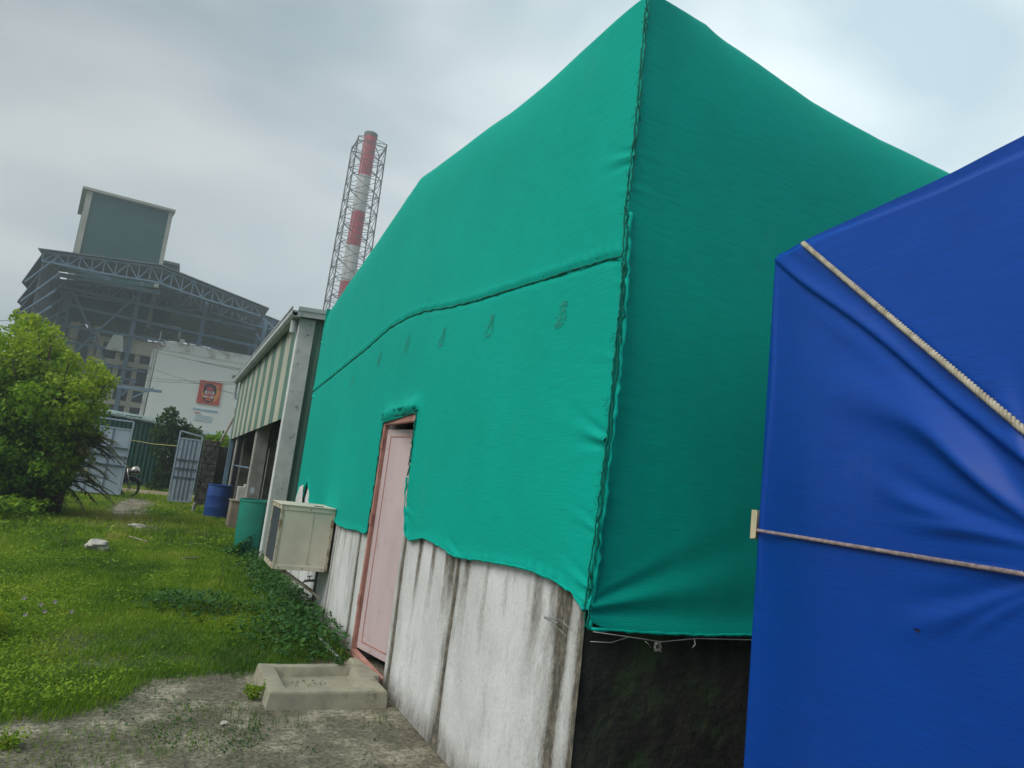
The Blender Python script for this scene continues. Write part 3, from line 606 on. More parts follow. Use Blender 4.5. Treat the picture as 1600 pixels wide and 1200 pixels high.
# ---------------------------------------------------------------- cement trough at the doorstep
hT = .112; ox0, ox1, oy0, oy1 = .83, 1.62, 4.95, 5.66; ix0, ix1, iy0, iy1 = .945, 1.505, 5.06, 5.57
n_ = 22
def ring(x0, x1, y0, y1, z, k=n_):
    P = []
    for a, b_ in (((x0, y0), (x1, y0)), ((x1, y0), (x1, y1)), ((x1, y1), (x0, y1)), ((x0, y1), (x0, y0))):
        for i in range(k): P.append((a[0] + (b_[0]-a[0])*i/k, a[1] + (b_[1]-a[1])*i/k, z))
    return P
rings = [ring(ox0 - .015, ox1, oy0 - .02, oy1 + .02, -.03), ring(ox0 - .008, ox1, oy0 - .01, oy1 + .01, .05), ring(ox0, ox1, oy0, oy1, hT - .018), ring(ox0, ox1, oy0, oy1, hT - .012), ring(ox0 + .008, ox1 - .006, oy0 + .008, oy1 - .008, hT), ring(ox0 + .014, ox1 - .010, oy0 + .014, oy1 - .014, hT + .001),
         ring((ox0 + ix0)/2, (ox1 + ix1)/2, (oy0 + iy0)/2, (oy1 + iy1)/2, hT + .003), ring(ix0 - .012, ix1 + .012, iy0 - .012, iy1 + .012, hT + .001), ring(ix0 - .006, ix1 + .006, iy0 - .006, iy1 + .006, hT - .001), ring(ix0, ix1, iy0, iy1, hT - .010), ring(ix0 + .012, ix1 - .012, iy0 + .012, iy1 - .012, .045), ring(ix0 + .022, ix1 - .022, iy0 + .022, iy1 - .022, .036), ring(ix0 + .1, ix1 - .1, iy0 + .1, iy1 - .1, .032)]
V = np.array([p for r_ in rings for p in r_]); K = 4 * n_
V += np.stack([fbm(V[:, 1]*9, V[:, 2]*9 + V[:, 0]*5, 71)*.006, fbm(V[:, 0]*9, V[:, 2]*9, 72)*.006, fbm(V[:, 0]*7, V[:, 1]*7, 73)*.005], -1)
F = [(i*K+k, i*K+(k+1) % K, (i+1)*K+(k+1) % K, (i+1)*K+k) for i in range(len(rings)-1) for k in range(K)] + [tuple((len(rings)-1)*K + k for k in range(K))]
m = MB(); m.v = [tuple(q) for q in V]; m.f = F
TR = Th('cement_trough', 'low cement trough with raised rim at foot of the pink door', 'trough', (1.25, 5.15, 0))
mk('basin', m, M_CONC, TR, smooth='auto')
mk('outlet_step', MB().hexa([(1.53, 5.30, -.03), (1.67, 5.30, -.03), (1.67, 6.05, -.03), (1.58, 6.05, -.03)], [(1.55, 5.32, hT + .006), (1.67, 5.32, hT + .006), (1.67, 6.02, .07), (1.60, 6.02, .07)]), M_CONC, TR, bevel=.012)
m = MB(); 
for _ in range(60):
    x, y = random.uniform(ix0 + .1, ix0 + .35), random.uniform(iy0 + .12, iy1 - .1); r = random.uniform(.002, .007); m.add([(x - r, y, .040), (x, y - r, .043), (x + r, y, .040), (x, y + r, .046)], [(0, 1, 2, 3)])
tag(mk('leaf_litter', m, M_BLACK, TR), kind='stuff')

# ---------------------------------------------------------------- striped shed
SX, SYf, SYb = 1.60, 12.35, 24.6
S_ = Th('striped_shed', 'open sided shed with green and cream striped cladding beyond netted building', 'shed', (2.6, 18, 0))
EZ = 4.14
# ribbed cladding strips hanging from eave to z 2.35 along x = SX
ns = 17; wd = (SYb - SYf - .35) / ns
def strip_mesh(zb):
    m = MB(); g = wd * .03
    prof = [(0, 0), (.12, 0), (.14, -.012), (.24, -.012), (.26, 0), (.62, 0), (.64, -.012), (.74, -.012), (.76, 0), (1, 0)]
    for (a, d0), (b_, d1) in zip(prof[:-1], prof[1:]): m.add([(d0, a*wd, 0), (d1, b_*wd, 0), (d1, b_*wd, 1), (d0, a*wd, 1)], [(0, 1, 2, 3)])
    m.add([(0, 0, 0), (.004, 0, 0), (.004, 0, 1), (0, 0, 1)], [(0, 1, 2, 3)])
    return m
sg = mk('cladding_strip', strip_mesh(0), M_SGREEN); scm = mk('cladding_strip', strip_mesh(0), M_SCREAM)
for k in range(ns):
    o = (sg if k % 2 == 0 else scm)
    if k > 1: o = o.copy(); COL.objects.link(o)
    yk = SYf + .3 + k * wd; zb = 2.38 - .012 * (yk - SYf); o.parent = S_.o; o.location = (SX - .0 - 2.6, yk - 18, zb); o.scale = (1, 1, EZ - zb)
mk('post', MB().box(SX - .03, SX + .24, SYf, SYf + .22, -.02, 4.12), M_WHITEPOST, S_, bevel=.01)
for ya, wx in ((17.2, .3), (22.6, .25)): mk('post', MB().box(SX + .06, SX + .06 + wx, ya, ya + .3, -.02, 4.05), M_POST, S_, bevel=.02)
mk('end_post', MB().box(SX, SX + .12, SYb - .15, SYb, 0, 4.05), M_STEEL, S_)
# front end wall of green ribbed sheet
fm = MB(); rb = .16
for k in range(34):
    xa = SX + .25 + k * rb
    for a, d0, b_, d1 in ((0, 0, .35, 0), (.35, 0, .5, -.025), (.5, -.025, .8, -.025), (.8, -.025, 1, 0)):
        fm.add([(xa + a*rb, SYf + .07 + d0, 0), (xa + b_*rb, SYf + .07 + d1, 0), (xa + b_*rb, SYf + .07 + d1, 4.12), (xa + a*rb, SYf + .07 + d0, 4.12)], [(0, 1, 2, 3)])
mk('end_wall', fm, M_SGREEN, S_)
mk('back_wall', MB().box(7, 7.15, SYf + .1, SYb, 0, 4.5), M_MOSS, S_); mk('back_wall', MB().box(1.72, 7, SYb - .12, SYb, 0, 4.1), M_MOSS, S_)
mk('inner_wall', MB().box(2.6, 2.75, 18.0, 22.5, 0, 2.6), M_MOSS, S_)
mk('inner_wall', MB().box(2.05, 3.2, 17.6, 17.75, 0, 1.95), M_POST, S_)
mk('roof', MB().hexa([(1.42, SYf - .12, 4.17), (7.3, SYf - .12, 4.55), (7.3, SYb + .2, 4.55), (1.42, SYb + .2, 4.17)], [(1.42, SYf - .12, 4.20), (7.3, SYf - .12, 4.58), (7.3, SYb + .2, 4.58), (1.42, SYb + .2, 4.20)]), M_TRIM, S_)
mk('verge_trim', MB().hexa([(1.50, SYf - .16, 4.10), (7.3, SYf - .16, 4.49), (7.3, SYf - .125, 4.49), (1.50, SYf - .125, 4.10)], [(1.50, SYf - .16, 4.24), (7.3, SYf - .16, 4.63), (7.3, SYf - .125, 4.63), (1.50, SYf - .125, 4.24)]), M_TRIM, S_)
mk('verge_trim', MB().hexa([(1.50, SYf - .175, 4.20), (7.3, SYf - .175, 4.59), (7.3, SYf - .162, 4.59), (1.50, SYf - .162, 4.20)], [(1.50, SYf - .175, 4.27), (7.3, SYf - .175, 4.66), (7.3, SYf - .162, 4.66), (1.50, SYf - .162, 4.27)]), M_TRIM, S_)
gm = MB(); prof = [(1.56, 4.24), (1.56, 4.10), (1.44, 4.08), (1.40, 4.12), (1.40, 4.22), (1.385, 4.22), (1.385, 4.25), (1.41, 4.25), (1.41, 4.13), (1.44, 4.095), (1.545, 4.115), (1.545, 4.24)]
gm.prism([(x, SYf - .17, z) for x, z in prof], (0, SYb - SYf + .3, 0)); mk('gutter', gm, M_TRIM, S_)
mk('downpipe', MB().tube([(1.50, SYf + .15, 4.09), (1.50, SYf + .15, 3.86)], .055, 10), M_TRIM, S_, smooth='auto')
mk('downpipe', MB().tube([(1.50, SYb + .05, 4.09), (1.50, SYb + .05, 3.7), (1.56, SYb + .05, 3.55)], .05, 10), M_TRIM, S_, smooth='auto')
mk('bulb_holder', MB().lathe([(.0, 0), (.04, .01), (.055, .05), (.05, .09), (.02, .12), (.02, .17)], (2.15, 17.0, 2.05), 12), M_WPLA, S_, smooth=True)
mk('tie_rail', MB().beam((1.66, 17.5, 1.45), (1.66, 22.6, 1.45), .03), M_STEEL, S_)
mk('gap_shade_strip', MB().beam((1.69, 21.6, 0), (1.69, 21.6, 2.3), .12), M_DARK, S_)  # near-black strip standing in for a shaded gap in the opening

# ---------------------------------------------------------------- drums and clutter by the shed
def drum(c, r, h, mat, label, cat='drum', group=None, ribs=True, open_=False):
    t_ = Th('plastic_drum', label, cat, (c[0], c[1], 0), group=group); z = c[2] if len(c) > 2 else 0
    pr = [(r*.93, 0), (r*.97, .03*h), (r, .12*h), (r*1.01, .3*h), (r*1.035, .33*h), (r*1.01, .36*h), (r*1.01, .64*h), (r*1.035, .67*h), (r*1.01, .70*h), (r, .9*h), (r*.95, .975*h)]
    if open_: pr = [(r*.88, 0), (r*.9, .03*h), (r*.98, .5*h), (r, .97*h)]
    mk('barrel', MB().lathe([(a, b_ + z) for a, b_ in pr], (c[0], c[1], 0), 32), mat, t_, smooth='auto')
    mk('rim', MB().lathe([(r*.98, z + h*.965), (r*1.04, z + h*.97), (r*1.04, z + h), (r*.96, z + h), (r*.95, z + h - .02), (0.01, z + h - .022)], (c[0], c[1], 0), 32), mat, t_, smooth='auto')
    if not open_: mk('bung', MB().lathe([(.03, z + h - .022), (.03, z + h - .005)], (c[0] + r*.6, c[1], 0), 10), mat, t_)
    return t_
drum((1.50, 12.95), .33, .95, M_PLG, 'large green plastic drum standing in weeds before the shed opening', open_=True)
drum((1.98, 14.4, .45), .15, .62, M_PLG, 'narrow green tub half hidden behind the large green drum', 'tub', open_=True)
mk_ = drum((1.32, 20.6), .31, .90, M_PLB, 'blue plastic drum beside the dark stone gate pillar')
tag(mk('crate', MB().box(1.85, 2.15, 14.25, 14.55, 0, .45), M_TAN), 'tan crate carrying the narrow green tub inside the shed', 'crate')
C0 = Th('tan_cabinet', 'low tan cabinet standing on the grass behind the large green drum', 'cabinet', (1.6, 18.4, 0))
mk('body', MB().box(1.46, 1.92, 18.1, 18.8, 0, .62), M_TAN, C0, bevel=.01); mk('top', MB().box(1.44, 1.94, 18.08, 18.82, .62, .65), M_TAN, C0, bevel=.005)
C1 = Th('white_carton', 'white carton with dark side resting on top of the tan cabinet', 'carton', (1.68, 18.3, .65))
mk('box', MB().box(1.56, 1.82, 18.2, 18.45, .65, .98), M_WPLA, C1, bevel=.005); mk('lid', MB().box(1.70, 1.86, 18.15, 18.5, .985, 1.04), M_WPLA, C1)
# crumpled grey cloth heap
nu, nv = 60, 44; U, Vv = np.meshgrid(np.linspace(0, 1, nu), np.linspace(0, 1, nv), indexing='ij')
hx_ = 1.85 + U * 1.1; yc = 15.3 + Vv * 1.1; hz = .35 + .95 * np.exp(-((U - .55) / .33) ** 2 - ((Vv - .5) / .4) ** 2) + .10 * np.abs(fbm(U * 9 + Vv * 4, Vv * 6, 81)) * 2 + .06 * np.sin(U * 26 + Vv * 8)
hz = hz * sm(0, .12, U) * sm(1, .88, U) * sm(0, .1, Vv) * sm(1, .9, Vv)
tag(mk('cloth_heap', (np.stack([hx_, yc, hz], -1).reshape(-1, 3), gridf(nu, nv)), M_CLOTH, smooth=True), 'crumpled dark grey sheet heaped inside the shed behind the green drum', 'cloth')
# paint blotch on middle post is a part of the shed
mk('paint_blotch', MB().add([(SX + .18 + .05*math.cos(a), 17.197, .95 + .08*math.sin(a)) for a in np.linspace(0, 6.28, 10)[:-1]], [tuple(range(9))]), M_PBLU, S_)

# ---------------------------------------------------------------- boundary wall, pillar, gates
rough = lambda m, s=.01, seed=3: m
def wall_grid(name, x0, x1, y0, y1, h, mat, label, cat, amp=.03, topamp=.03, courses=0, seed=5):
    t_ = Th(name, label, cat, ((x0+x1)/2, (y0+y1)/2, 0))
    nx, nz = max(6, int((x1-x0)/.05)), int(h/.05); m = MB()
    r_ = np.random.default_rng(seed)
    if courses:                                    # individually set rough blocks in mortar
        ch = h / courses; 
        mk('core', MB().box(x0+.03, x1-.03, y0+.03, y1-.03, 0, h-.02), mat, t_)
        for c_ in range(courses):
            L_ = x1 - x0; nb = max(1, int(round(L_ / .28))); shift = (c_ % 2) * .5
            cuts = [x0] + [x0 + L_*(i + shift + r_.uniform(-.1, .1))/nb for i in range(0 if shift else 1, nb)] + [x1]
            for a, b_ in zip(cuts[:-1], cuts[1:]):
                if b_ - a < .04: continue
                g = .008; zb, ztp = c_*ch + g, (c_+1)*ch - g; dd = r_.uniform(0, .02)
                mk('stone', MB().hexa([(a+g, y0-dd, zb), (b_-g, y0-dd*.4, zb), (b_-g, y0+.08, zb), (a+g, y0+.08, zb)], [(a+g+.004, y0-dd*.7, ztp), (b_-g-.006, y0-dd, ztp+r_.uniform(-.004, .004)), (b_-g, y0+.08, ztp), (a+g, y0+.08, ztp)]), mat, t_, bevel=.008)
    else:
        mk('core', MB().box(x0, x1, y0, y1, 0, h), mat, t_, bevel=.02)
    return t_
wall_grid('gate_pillar', .86, 1.36, 25.0, 25.5, 2.15, M_STONE, 'dark mossy stone pillar right of the small gate leaf', 'pillar', courses=11)
bw = wall_grid('boundary_wall', 1.365, 7.5, 25.35, 25.55, 2.0, M_MOSS, 'mossy concrete boundary wall behind the blue drum', 'wall')
for k in range(3): mk('groove', MB().box(1.4, 2.4, 25.335, 25.348, .45 + k*.16, .5 + k*.16), M_STONE, bw)
wall_grid('boundary_wall', -14, -3.35, 25.4, 25.6, 1.9, M_MOSS, 'mossy concrete boundary wall behind the big leafy tree', 'wall')
def gate(name, label, x0, x1, y, z0, zs, z1, rails, nb, slope=0, sheetmat=M_GATE):
    g = Th(name, label, 'gate', (x0, y, 0)); s = .045
    for x in (x0, x1): mk('stile', MB().beam((x, y, z0), (x, y, z1 + (0 if x == x0 else slope)), s), M_GATE, g)
    mk('top_rail', MB().beam((x0, y, z1), (x1, y, z1 + slope), s), M_GATE, g); mk('bottom_rail', MB().beam((x0, y, z0), (x1, y, z0), s), M_GATE, g)
    mk('rail', MB().beam((x0 + s/2, y, zs), (x1 - s/2, y, zs), s*.9), M_GATE, g)
    for z in rails: mk('rail', MB().beam((x0 + s/2, y - .03, z), (x1 - s/2, y - .03, z), .035), M_GATED, g)
    for i in range(nb):
        a = x0 + .03 + (x1-x0-.06)*i/nb; b_ = x0 + .03 + (x1-x0-.06)*(i+1)/nb
        mk('sheet', MB().box(a + .004, b_ - .004, y - .004, y + .002, z0 + .02, zs - .02), sheetmat, g)
        if i: mk('bar', MB().beam((a, y - .016, z0 + .02), (a, y - .016, zs - .02), .022), M_GATED, g)
    return g
g1_ = gate('metal_gate', 'wide pale blue sheet metal gate leaf behind the palm fronds', -3.25, -1.26, 25.5, .12, 2.16, 2.42, (1.55, 1.28, 1.0), 4)
mk('yellow_tag', MB().box(-2.38, -2.24, 25.44, 25.447, .72, .8), M_YEL, g1_)
mk('lock', MB().box(-1.33, -1.25, 25.43, 25.46, 1.22, 1.30), M_LAT, g1_)
gate('metal_gate', 'narrow pale blue gate leaf with dark bars beside stone pillar', .12, .80, 25.3, .10, 2.10, 2.33, (1.42, 1.14, .86), 5, slope=-.10)
tag(mk('string', MB().tube([(-1.28, 25.45, 1.84), (-.6, 25.42, 1.80), (.12, 25.3, 1.83)], .012, 4), M_YEL), 'yellow string stretched across the gateway between both gate leaves', 'string')
tag(mk('marker_peg', MB().lathe([(.05, 0), (.045, .28), (.02, .30)], (.80, 21.8, 0), 8), M_POST), 'short grey concrete peg in the grass near the blue drum', 'peg')

# motorbike parked outside the wide gate leaf
bk = Th('motorbike', 'dark motorbike parked outside, its front wheel poking past wide gate leaf', 'motorbike', (-1.8, 26.5, 0), 0)
def wheel(x, y, r):
    n_ = 28; m = MB(); rings = []
    P = [(x + r*.9*math.cos(a), y, r + r*.9*math.sin(a)) for a in np.linspace(0, 2*math.pi, n_ + 1)]; m.tube(P, r*.11, 8, cap=False)
    wo = mk('wheel', m, M_TYRE, bk, smooth=True)
    m = MB(); P = [(x + r*.76*math.cos(a), y, r + r*.76*math.sin(a)) for a in np.linspace(0, 2*math.pi, n_ + 1)]; m.tube(P, .012, 6, cap=False); mk('rim', m, M_CHROME, wo, smooth=True)
    m = MB(); [m.tube([(x, y, r), (x + r*.75*math.cos(a), y, r + r*.75*math.sin(a))], .006, 4) for a in np.linspace(0, 2*math.pi, 11)[:-1]]; m.lathe([(.04, -.05), (.04, .05)], (x, y, r), 10, 'y'); mk('spokes', m, M_CHROME, wo)
wheel(-1.06, 26.5, .30); wheel(-2.48, 26.5, .30)
mk('fuel_tank', MB().lathe([(.02, 0), (.10, .05), (.15, .2), (.14, .4), (.08, .52), (.02, .55)], (-2.08, 26.5, .86), 14, 'x'), M_BIKE, bk, smooth=True)
mk('seat', MB().hexa([(-2.75, 26.38, .76), (-2.05, 26.4, .76), (-2.05, 26.6, .76), (-2.75, 26.62, .76)], [(-2.75, 26.4, .86), (-2.05, 26.42, .82), (-2.05, 26.58, .82), (-2.75, 26.6, .86)]), M_TYRE, bk, bevel=.03)
mk('leg_shield', MB().hexa([(-1.55, 26.36, .35), (-1.2, 26.40, .55), (-1.2, 26.6, .55), (-1.55, 26.64, .35)], [(-1.62, 26.38, .85), (-1.15, 26.42, .9), (-1.15, 26.58, .9), (-1.62, 26.62, .85)]), M_BIKE, bk, bevel=.03)
mk('engine', MB().box(-2.05, -1.7, 26.38, 26.62, .25, .62), M_LAT, bk, bevel=.04)
for s in (-.08, .08): mk('fork', MB().tube([(-1.06, 26.5 + s, .30), (-1.22, 26.5 + s*1.2, .92)], .02, 8), M_CHROME, bk, smooth=True)
mk('mudguard', MB().tube([(-1.06 + .345*math.cos(a), 26.5, .30 + .345*math.sin(a)) for a in np.linspace(.5, 2.6, 10)], .05, 8), M_BIKE, bk, smooth=True)
mk('handlebar', MB().tube([(-1.36, 26.12, 1.0), (-1.24, 26.3, .98), (-1.22, 26.7, .98), (-1.36, 26.88, 1.0)], .014, 8), M_CHROME, bk, smooth=True)
mk('headlight_cowl', MB().lathe([(.02, -.12), (.11, -.06), (.125, 0), (.12, .05)], (-1.12, 26.48, .84), 16, 'x'), M_BIKE, bk, smooth=True)
mk('headlight', MB().lathe([(.115, .05), (.10, .075), (.05, .09), (.01, .095)], (-1.12, 26.48, .84), 16, 'x'), M_CHROME, bk, smooth=True)
mk('frame', MB().tube([(-1.38, 26.5, .85), (-1.7, 26.5, .5), (-2.1, 26.5, .35), (-2.48, 26.5, .3)], .025, 8).tube([(-1.38, 26.5, .8), (-2.1, 26.5, .76), (-2.48, 26.5, .3)], .02, 8), M_BIKE, bk, smooth=True)
hl = Th('helmet', 'silver motorcycle helmet hanging on handlebar of the parked motorbike', 'helmet', (-1.0, 26.3, .9))
mk('shell', MB().lathe([(.12, .0), (.145, .05), (.15, .12), (.125, .2), (.07, .25), (.01, .265)], (-.98, 26.25, .76), 18), M_CHROME, hl, smooth=True)
mk('visor', MB().lathe([(.148, .05), (.156, .09), (.152, .13), (.146, .132)], (-.985, 26.24, .755), 18, cap=False), M_BIKE, hl, smooth=True)

# ---------------------------------------------------------------- fence across the road
FN = Th('sheet_fence', 'tall dark green corrugated sheet fence across the dirt road', 'fence', (0, 33, 0))
shw = 1.15
def corr(wd_, n__, h, amp):
    m = MB(); 
    for i in range(n__ * 4):
        a, b_ = i / (n__*4), (i+1) / (n__*4); da = amp*(1 if (i % 4) in (1, 2) else 0); db = amp*(1 if ((i+1) % 4) in (1, 2) else 0)
        m.add([(a*wd_, -da, 0), (b_*wd_, -db, 0), (b_*wd_, -db, h), (a*wd_, -da, h)], [(0, 1, 2, 3)])
    return m
fs0 = mk('sheet', corr(shw - .01, 7, 2.85, .045), M_FENCE); fs0.parent = FN.o
for k in range(20):
    o = fs0 if k == 0 else fs0.copy()
    if k: COL.objects.link(o)
    xk = -14 + k * shw; top_ = np.interp(xk, [-14, -3, -.7, 2.2, 9], [2.95, 2.95, 2.80, 2.42, 2.4]); o.location = (xk, 0, 0); o.scale = (1, 1, top_ / 2.85)
for k in range(9):
    xa, xb = -14 + k*2.55, -14 + (k+1)*2.55; za, zb = [float(np.interp(q, [-14, -3, -.7, 2.2, 9], [2.95, 2.95, 2.80, 2.42, 2.4])) for q in (xa, xb)]
    m = MB(); nn = 10
    for i in range(nn):
        a, b_ = xa + (xb-xa)*i/nn, xa + (xb-xa)*(i+1)/nn; z_a, z_b = za + (zb-za)*i/nn + .02*(i % 2), za + (zb-za)*(i+1)/nn + .02*((i+1) % 2)
        m.add([(a, 32.86, z_a - .02), (b_, 32.86, z_b - .02), (b_, 33.5, z_b + .16), (a, 33.5, z_a + .16)], [(0, 1, 2, 3)])
        m.add([(a, 32.86, z_a - .09), (b_, 32.86, z_b - .09), (b_, 32.86, z_b - .02), (a, 32.86, z_a - .02)], [(0, 1, 2, 3)])
    mk('cap_sheet', m, M_FCAP, FN)
tag(mk('board', MB().box(-.35, -.05, 32.7, 32.73, .75, 1.75), M_WTR), 'pale board leaning on green fence among the creepers', 'board')

# ---------------------------------------------------------------- industrial shed with open trusses
I = Th('industrial_shed', 'huge open steel roofed industrial shed with blue trusses behind fence', 'industrial building', (-4, 80, 0))
def truss(y, top, dep, n__, w_=.16, name='truss'):
    m = MB(); Ls = [0]
    for a, b_ in zip(top[:-1], top[1:]): Ls.append(Ls[-1] + math.dist(a, b_))
    tot = Ls[-1]; f = lambda t_: (float(np.interp(t_*tot, Ls, [q[0] for q in top])), float(np.interp(t_*tot, Ls, [q[1] for q in top])))
    dd = lambda t_: dep * (.55 + .45*math.sin(math.pi*min(max(t_, .02), .98)))
    for i in range(n__):
        a, b_ = i/n__, (i+1)/n__; pa, pb = f(a), f(b_); A_, B_ = (pa[0], y, pa[1]), (pb[0], y, pb[1]); C_, D_ = (pa[0], y, pa[1]-dd(a)), (pb[0], y, pb[1]-dd(b_))
        m.beam(A_, B_, w_); m.beam(C_, D_, w_); m.beam(A_, C_, w_*.6); m.beam(*( (C_, B_) if i % 2 == 0 else (A_, D_)), w_*.6)
    return mk(name, m, M_STEEL, I)
topA = [(-12.7, 17.15), (-3.9, 18.0), (5.3, 16.25)]; topB = [(-12.3, 16.4), (.4, 18.1), (8.2, 16.7)]
truss(70, topA, 1.35, 20, .15); truss(78, topB, 1.7, 20, .15)
for k in (1, 3): truss(78 + k*9, topB, 1.5, 14, .12)
def sheetroof(top, y0, y1, th=.08, name='roof_sheet'):
    for a, b_ in zip(top[:-1], top[1:]):
        mk(name, MB().prism([(a[0], y0, a[1]+.1), (b_[0], y0, b_[1]+.1), (b_[0], y0, b_[1]+.1+th), (a[0], y0, a[1]+.1+th)], (0, y1-y0, 0)), M_ROOF, I)
sheetroof([(-13.1, 17.15), (-3.9, 18.05), (5.9, 16.15)], 69.6, 77.6); sheetroof([(-12.6, 16.45), (.4, 18.2), (8.9, 16.55)], 77.7, 114)
for x_ in np.linspace(-12, 8, 11): mk('purlin', MB().beam((x_, 78, float(np.interp(x_, [-12.3, .4, 8.2], [16.3, 18.0, 16.6]))), (x_, 113, float(np.interp(x_, [-12.3, .4, 8.2], [16.3, 18.0, 16.6]))), .12), M_STEEL, I)
# side tiers, sloping awning sheets
for (xi, zi, xo, zo) in ((-12.75, 17.1, -13.75, 14.2), (-12.6, 15.4, -13.75, 12.5), (-12.6, 13.9, -13.8, 11.3), (-12.6, 12.5, -13.8, 10.1)):
    mk('awning_sheet', MB().prism([(xi, 70.0, zi), (xo, 70.0, zo), (xo, 70.0, zo + .1), (xi, 70.0, zi + .1)], (0, 30, 0)), M_ROOF, I)
    for ya in (70, 73.5, 78): mk('strut', MB().beam((xi + 1.3, ya, zi + .2), (xo + .2, ya, zo + .1), .12), M_STEEL, I)
mk('side_sheet', MB().box(-12.7, -12.6, 70.2, 112, 9.5, 16.3), M_ROOF, I)
mk('back_sheet', MB().box(-12.5, 8.5, 113, 113.1, 9, 16.4), M_ROOF, I)
mk('gable_beam', MB().beam((-12.0, 73, 16.1), (-3.6, 73, 16.3), .35), M_STEEL, I)
def cpx(u, v, y=78): p = hit(u, v, y=y); return (p[0], y, p[2])
def Zc_(x, y_): return (x / 3.478, 270 + y_ / 3.478)
for (a, b_) in (((-5.62, 18.0), None), ((.52, 17.6), None), ((6.5, 16.7), None)):
    mk('column', MB().beam((a[0], 78.0, 0), (a[0], 78.0, a[1]), .38), M_STEEL, I)
for (x_, z_) in ((-12.0, 16), (-5.6, 16.5), (.5, 16.8), (6.5, 16)):
    for ya in (86, 94, 102): mk('column', MB().beam((x_, ya, 0), (x_, ya, z_), .35), M_STEEL, I)
lc = MB()                                          # lattice column at left
for dx in (0, .8): lc.beam((-12.0 + dx, 78, 0), (-12.0 + dx, 78, 15.6), .16)
for k in range(14):
    z = 1 + k*1.05; lc.beam((-12, 78, z), (-11.2, 78, z + (1.05 if k % 2 else 0)), .1); lc.beam((-12, 78, z + .5), (-11.2, 78, z + .5), .1)
mk('lattice_column', lc, M_STEEL, I)
for (p, q, w_) in (((330, 620), (1390, 850), .28), ((355, 715), (1400, 945), .25), ((290, 822), (900, 915), .25), ((310, 910), (690, 972), .22), ((370, 1010), (790, 1082), .22), ((560, 1100), (740, 1130), .2), ((300, 480), (600, 580), .4)):
    y_ = 78 if w_ != .4 else 71
    mk('beam', MB().beam(cpx(*Zc_(*p), y_ - .35), cpx(*Zc_(*q), y_ - .35), w_), M_STEEL, I)
for (p, q) in (((390, 630), (600, 1090)), ((740, 670), (370, 1010)), ((740, 1130), (660, 1210)), ((1390, 870), (1440, 940)), ((1430, 790), (1520, 870))):
    mk('brace', MB().beam(cpx(*Zc_(*p), 77.3), cpx(*Zc_(*q), 77.3), .2), M_STEEL, I)
# beige silo columns and framed block inside the shed
SB = Th('concrete_frame', 'beige concrete frame block with dark window bays inside industrial shed', 'building', (-7, 88, 0))
for (a, b_, yt, ) in ((370, 440, 810), (505, 552, 835)):
    pa, pb = hit(*Zc_(a, yt), y=88), hit(*Zc_(b_, yt), y=88); cx, r = (pa[0]+pb[0])/2, (pb[0]-pa[0])/2
    so_ = mk('silo', MB().lathe([(r, 0), (r, pa[2]), (r*.8, pa[2]+.3)], (cx, 88, 0), 20), M_BEIGE, SB, smooth='auto')
    for k in range(6): mk('band', MB().lathe([(r*1.03, 3 + k*1.9), (r*1.03, 3.12 + k*1.9)], (cx, 88, 0), 20), M_LAT, so_)
zf = [2.0, 4.3, 6.6, 8.4, 10.9, 13.2]; xf = [-8.2, -7.2, -5.2, -3.2, -1.2]
for z in zf: mk('floor_slab', MB().box(-9.3, 0, 86.9, 94, z - .35, z + .2), M_BEIGE, SB)
for x_ in np.arange(-9.2, 0.1, 1.85):
    mk('pier', MB().box(x_, x_ + .5, 87, 87.5, 0, 13.2), M_BEIGE, SB)
for zi in range(5):
    for x_ in np.arange(-9.2, -1.6, 1.85): mk('window', MB().box(x_ + .5, x_ + 1.85, 87.4, 87.46, zf[zi] + .2, zf[zi+1] - .35), M_WIN, SB)
mk('parapet', MB().box(-8.0, -.5, 86.6, 87.0, 12.0, 13.6), M_BEIGE, SB)
mk('hopper', MB().hexa([(-8.3, 85.5, 11.9), (-6.6, 85.5, 11.9), (-6.6, 86.5, 11.9), (-8.3, 86.5, 11.9)], [(-7.8, 85.5, 13.6), (-6.9, 85.5, 13.6), (-6.9, 86.5, 13.6), (-7.8, 86.5, 13.6)]), M_WTR, SB)
rl = MB(); 
for z in (13.9, 14.4): rl.beam((-7.5, 86.6, z), (-.5, 86.6, z), .09)
for x_ in np.arange(-7.5, -.4, .7): rl.beam((x_, 86.6, 13.5), (x_, 86.6, 14.4), .08)
for x_ in (-5, -3.5): rl.beam((x_, 86.5, 13.5), (x_, 86.5, 15.0), .1); rl.beam((x_, 86.5, 15.0), (x_ + 1.2, 86.5, 15.0), .1)
mk('railing', rl, M_LAT, SB)
duc = Th('duct_run', 'pale ducts and walkways crossing under the industrial roof', 'duct', (-3, 84, 12))
for (p, q, w_) in (((-11, 84, 13.6), (-8.5, 84, 15.2), .45), ((-8.5, 84, 15.2), (-5.5, 84, 14.6), .4), ((-5, 83, 14.9), (-1.5, 83, 14.9), .3), ((-1.5, 83, 14.9), (-1.5, 83, 12.5), .3), ((-3, 82.5, 13.6), (3, 82.5, 13.5), .18), ((-4.5, 82.5, 14.3), (-2.2, 82.5, 14.3), .12), ((0, 84, 13.4), (5, 84, 13.1), .35)):
    mk('duct', MB().beam(p, q, w_), M_WTR if w_ > .25 else M_STEEL, duc)
SB.o.location = (-7*.905, 79.8, 0); SB.o.scale = (.905,)*3
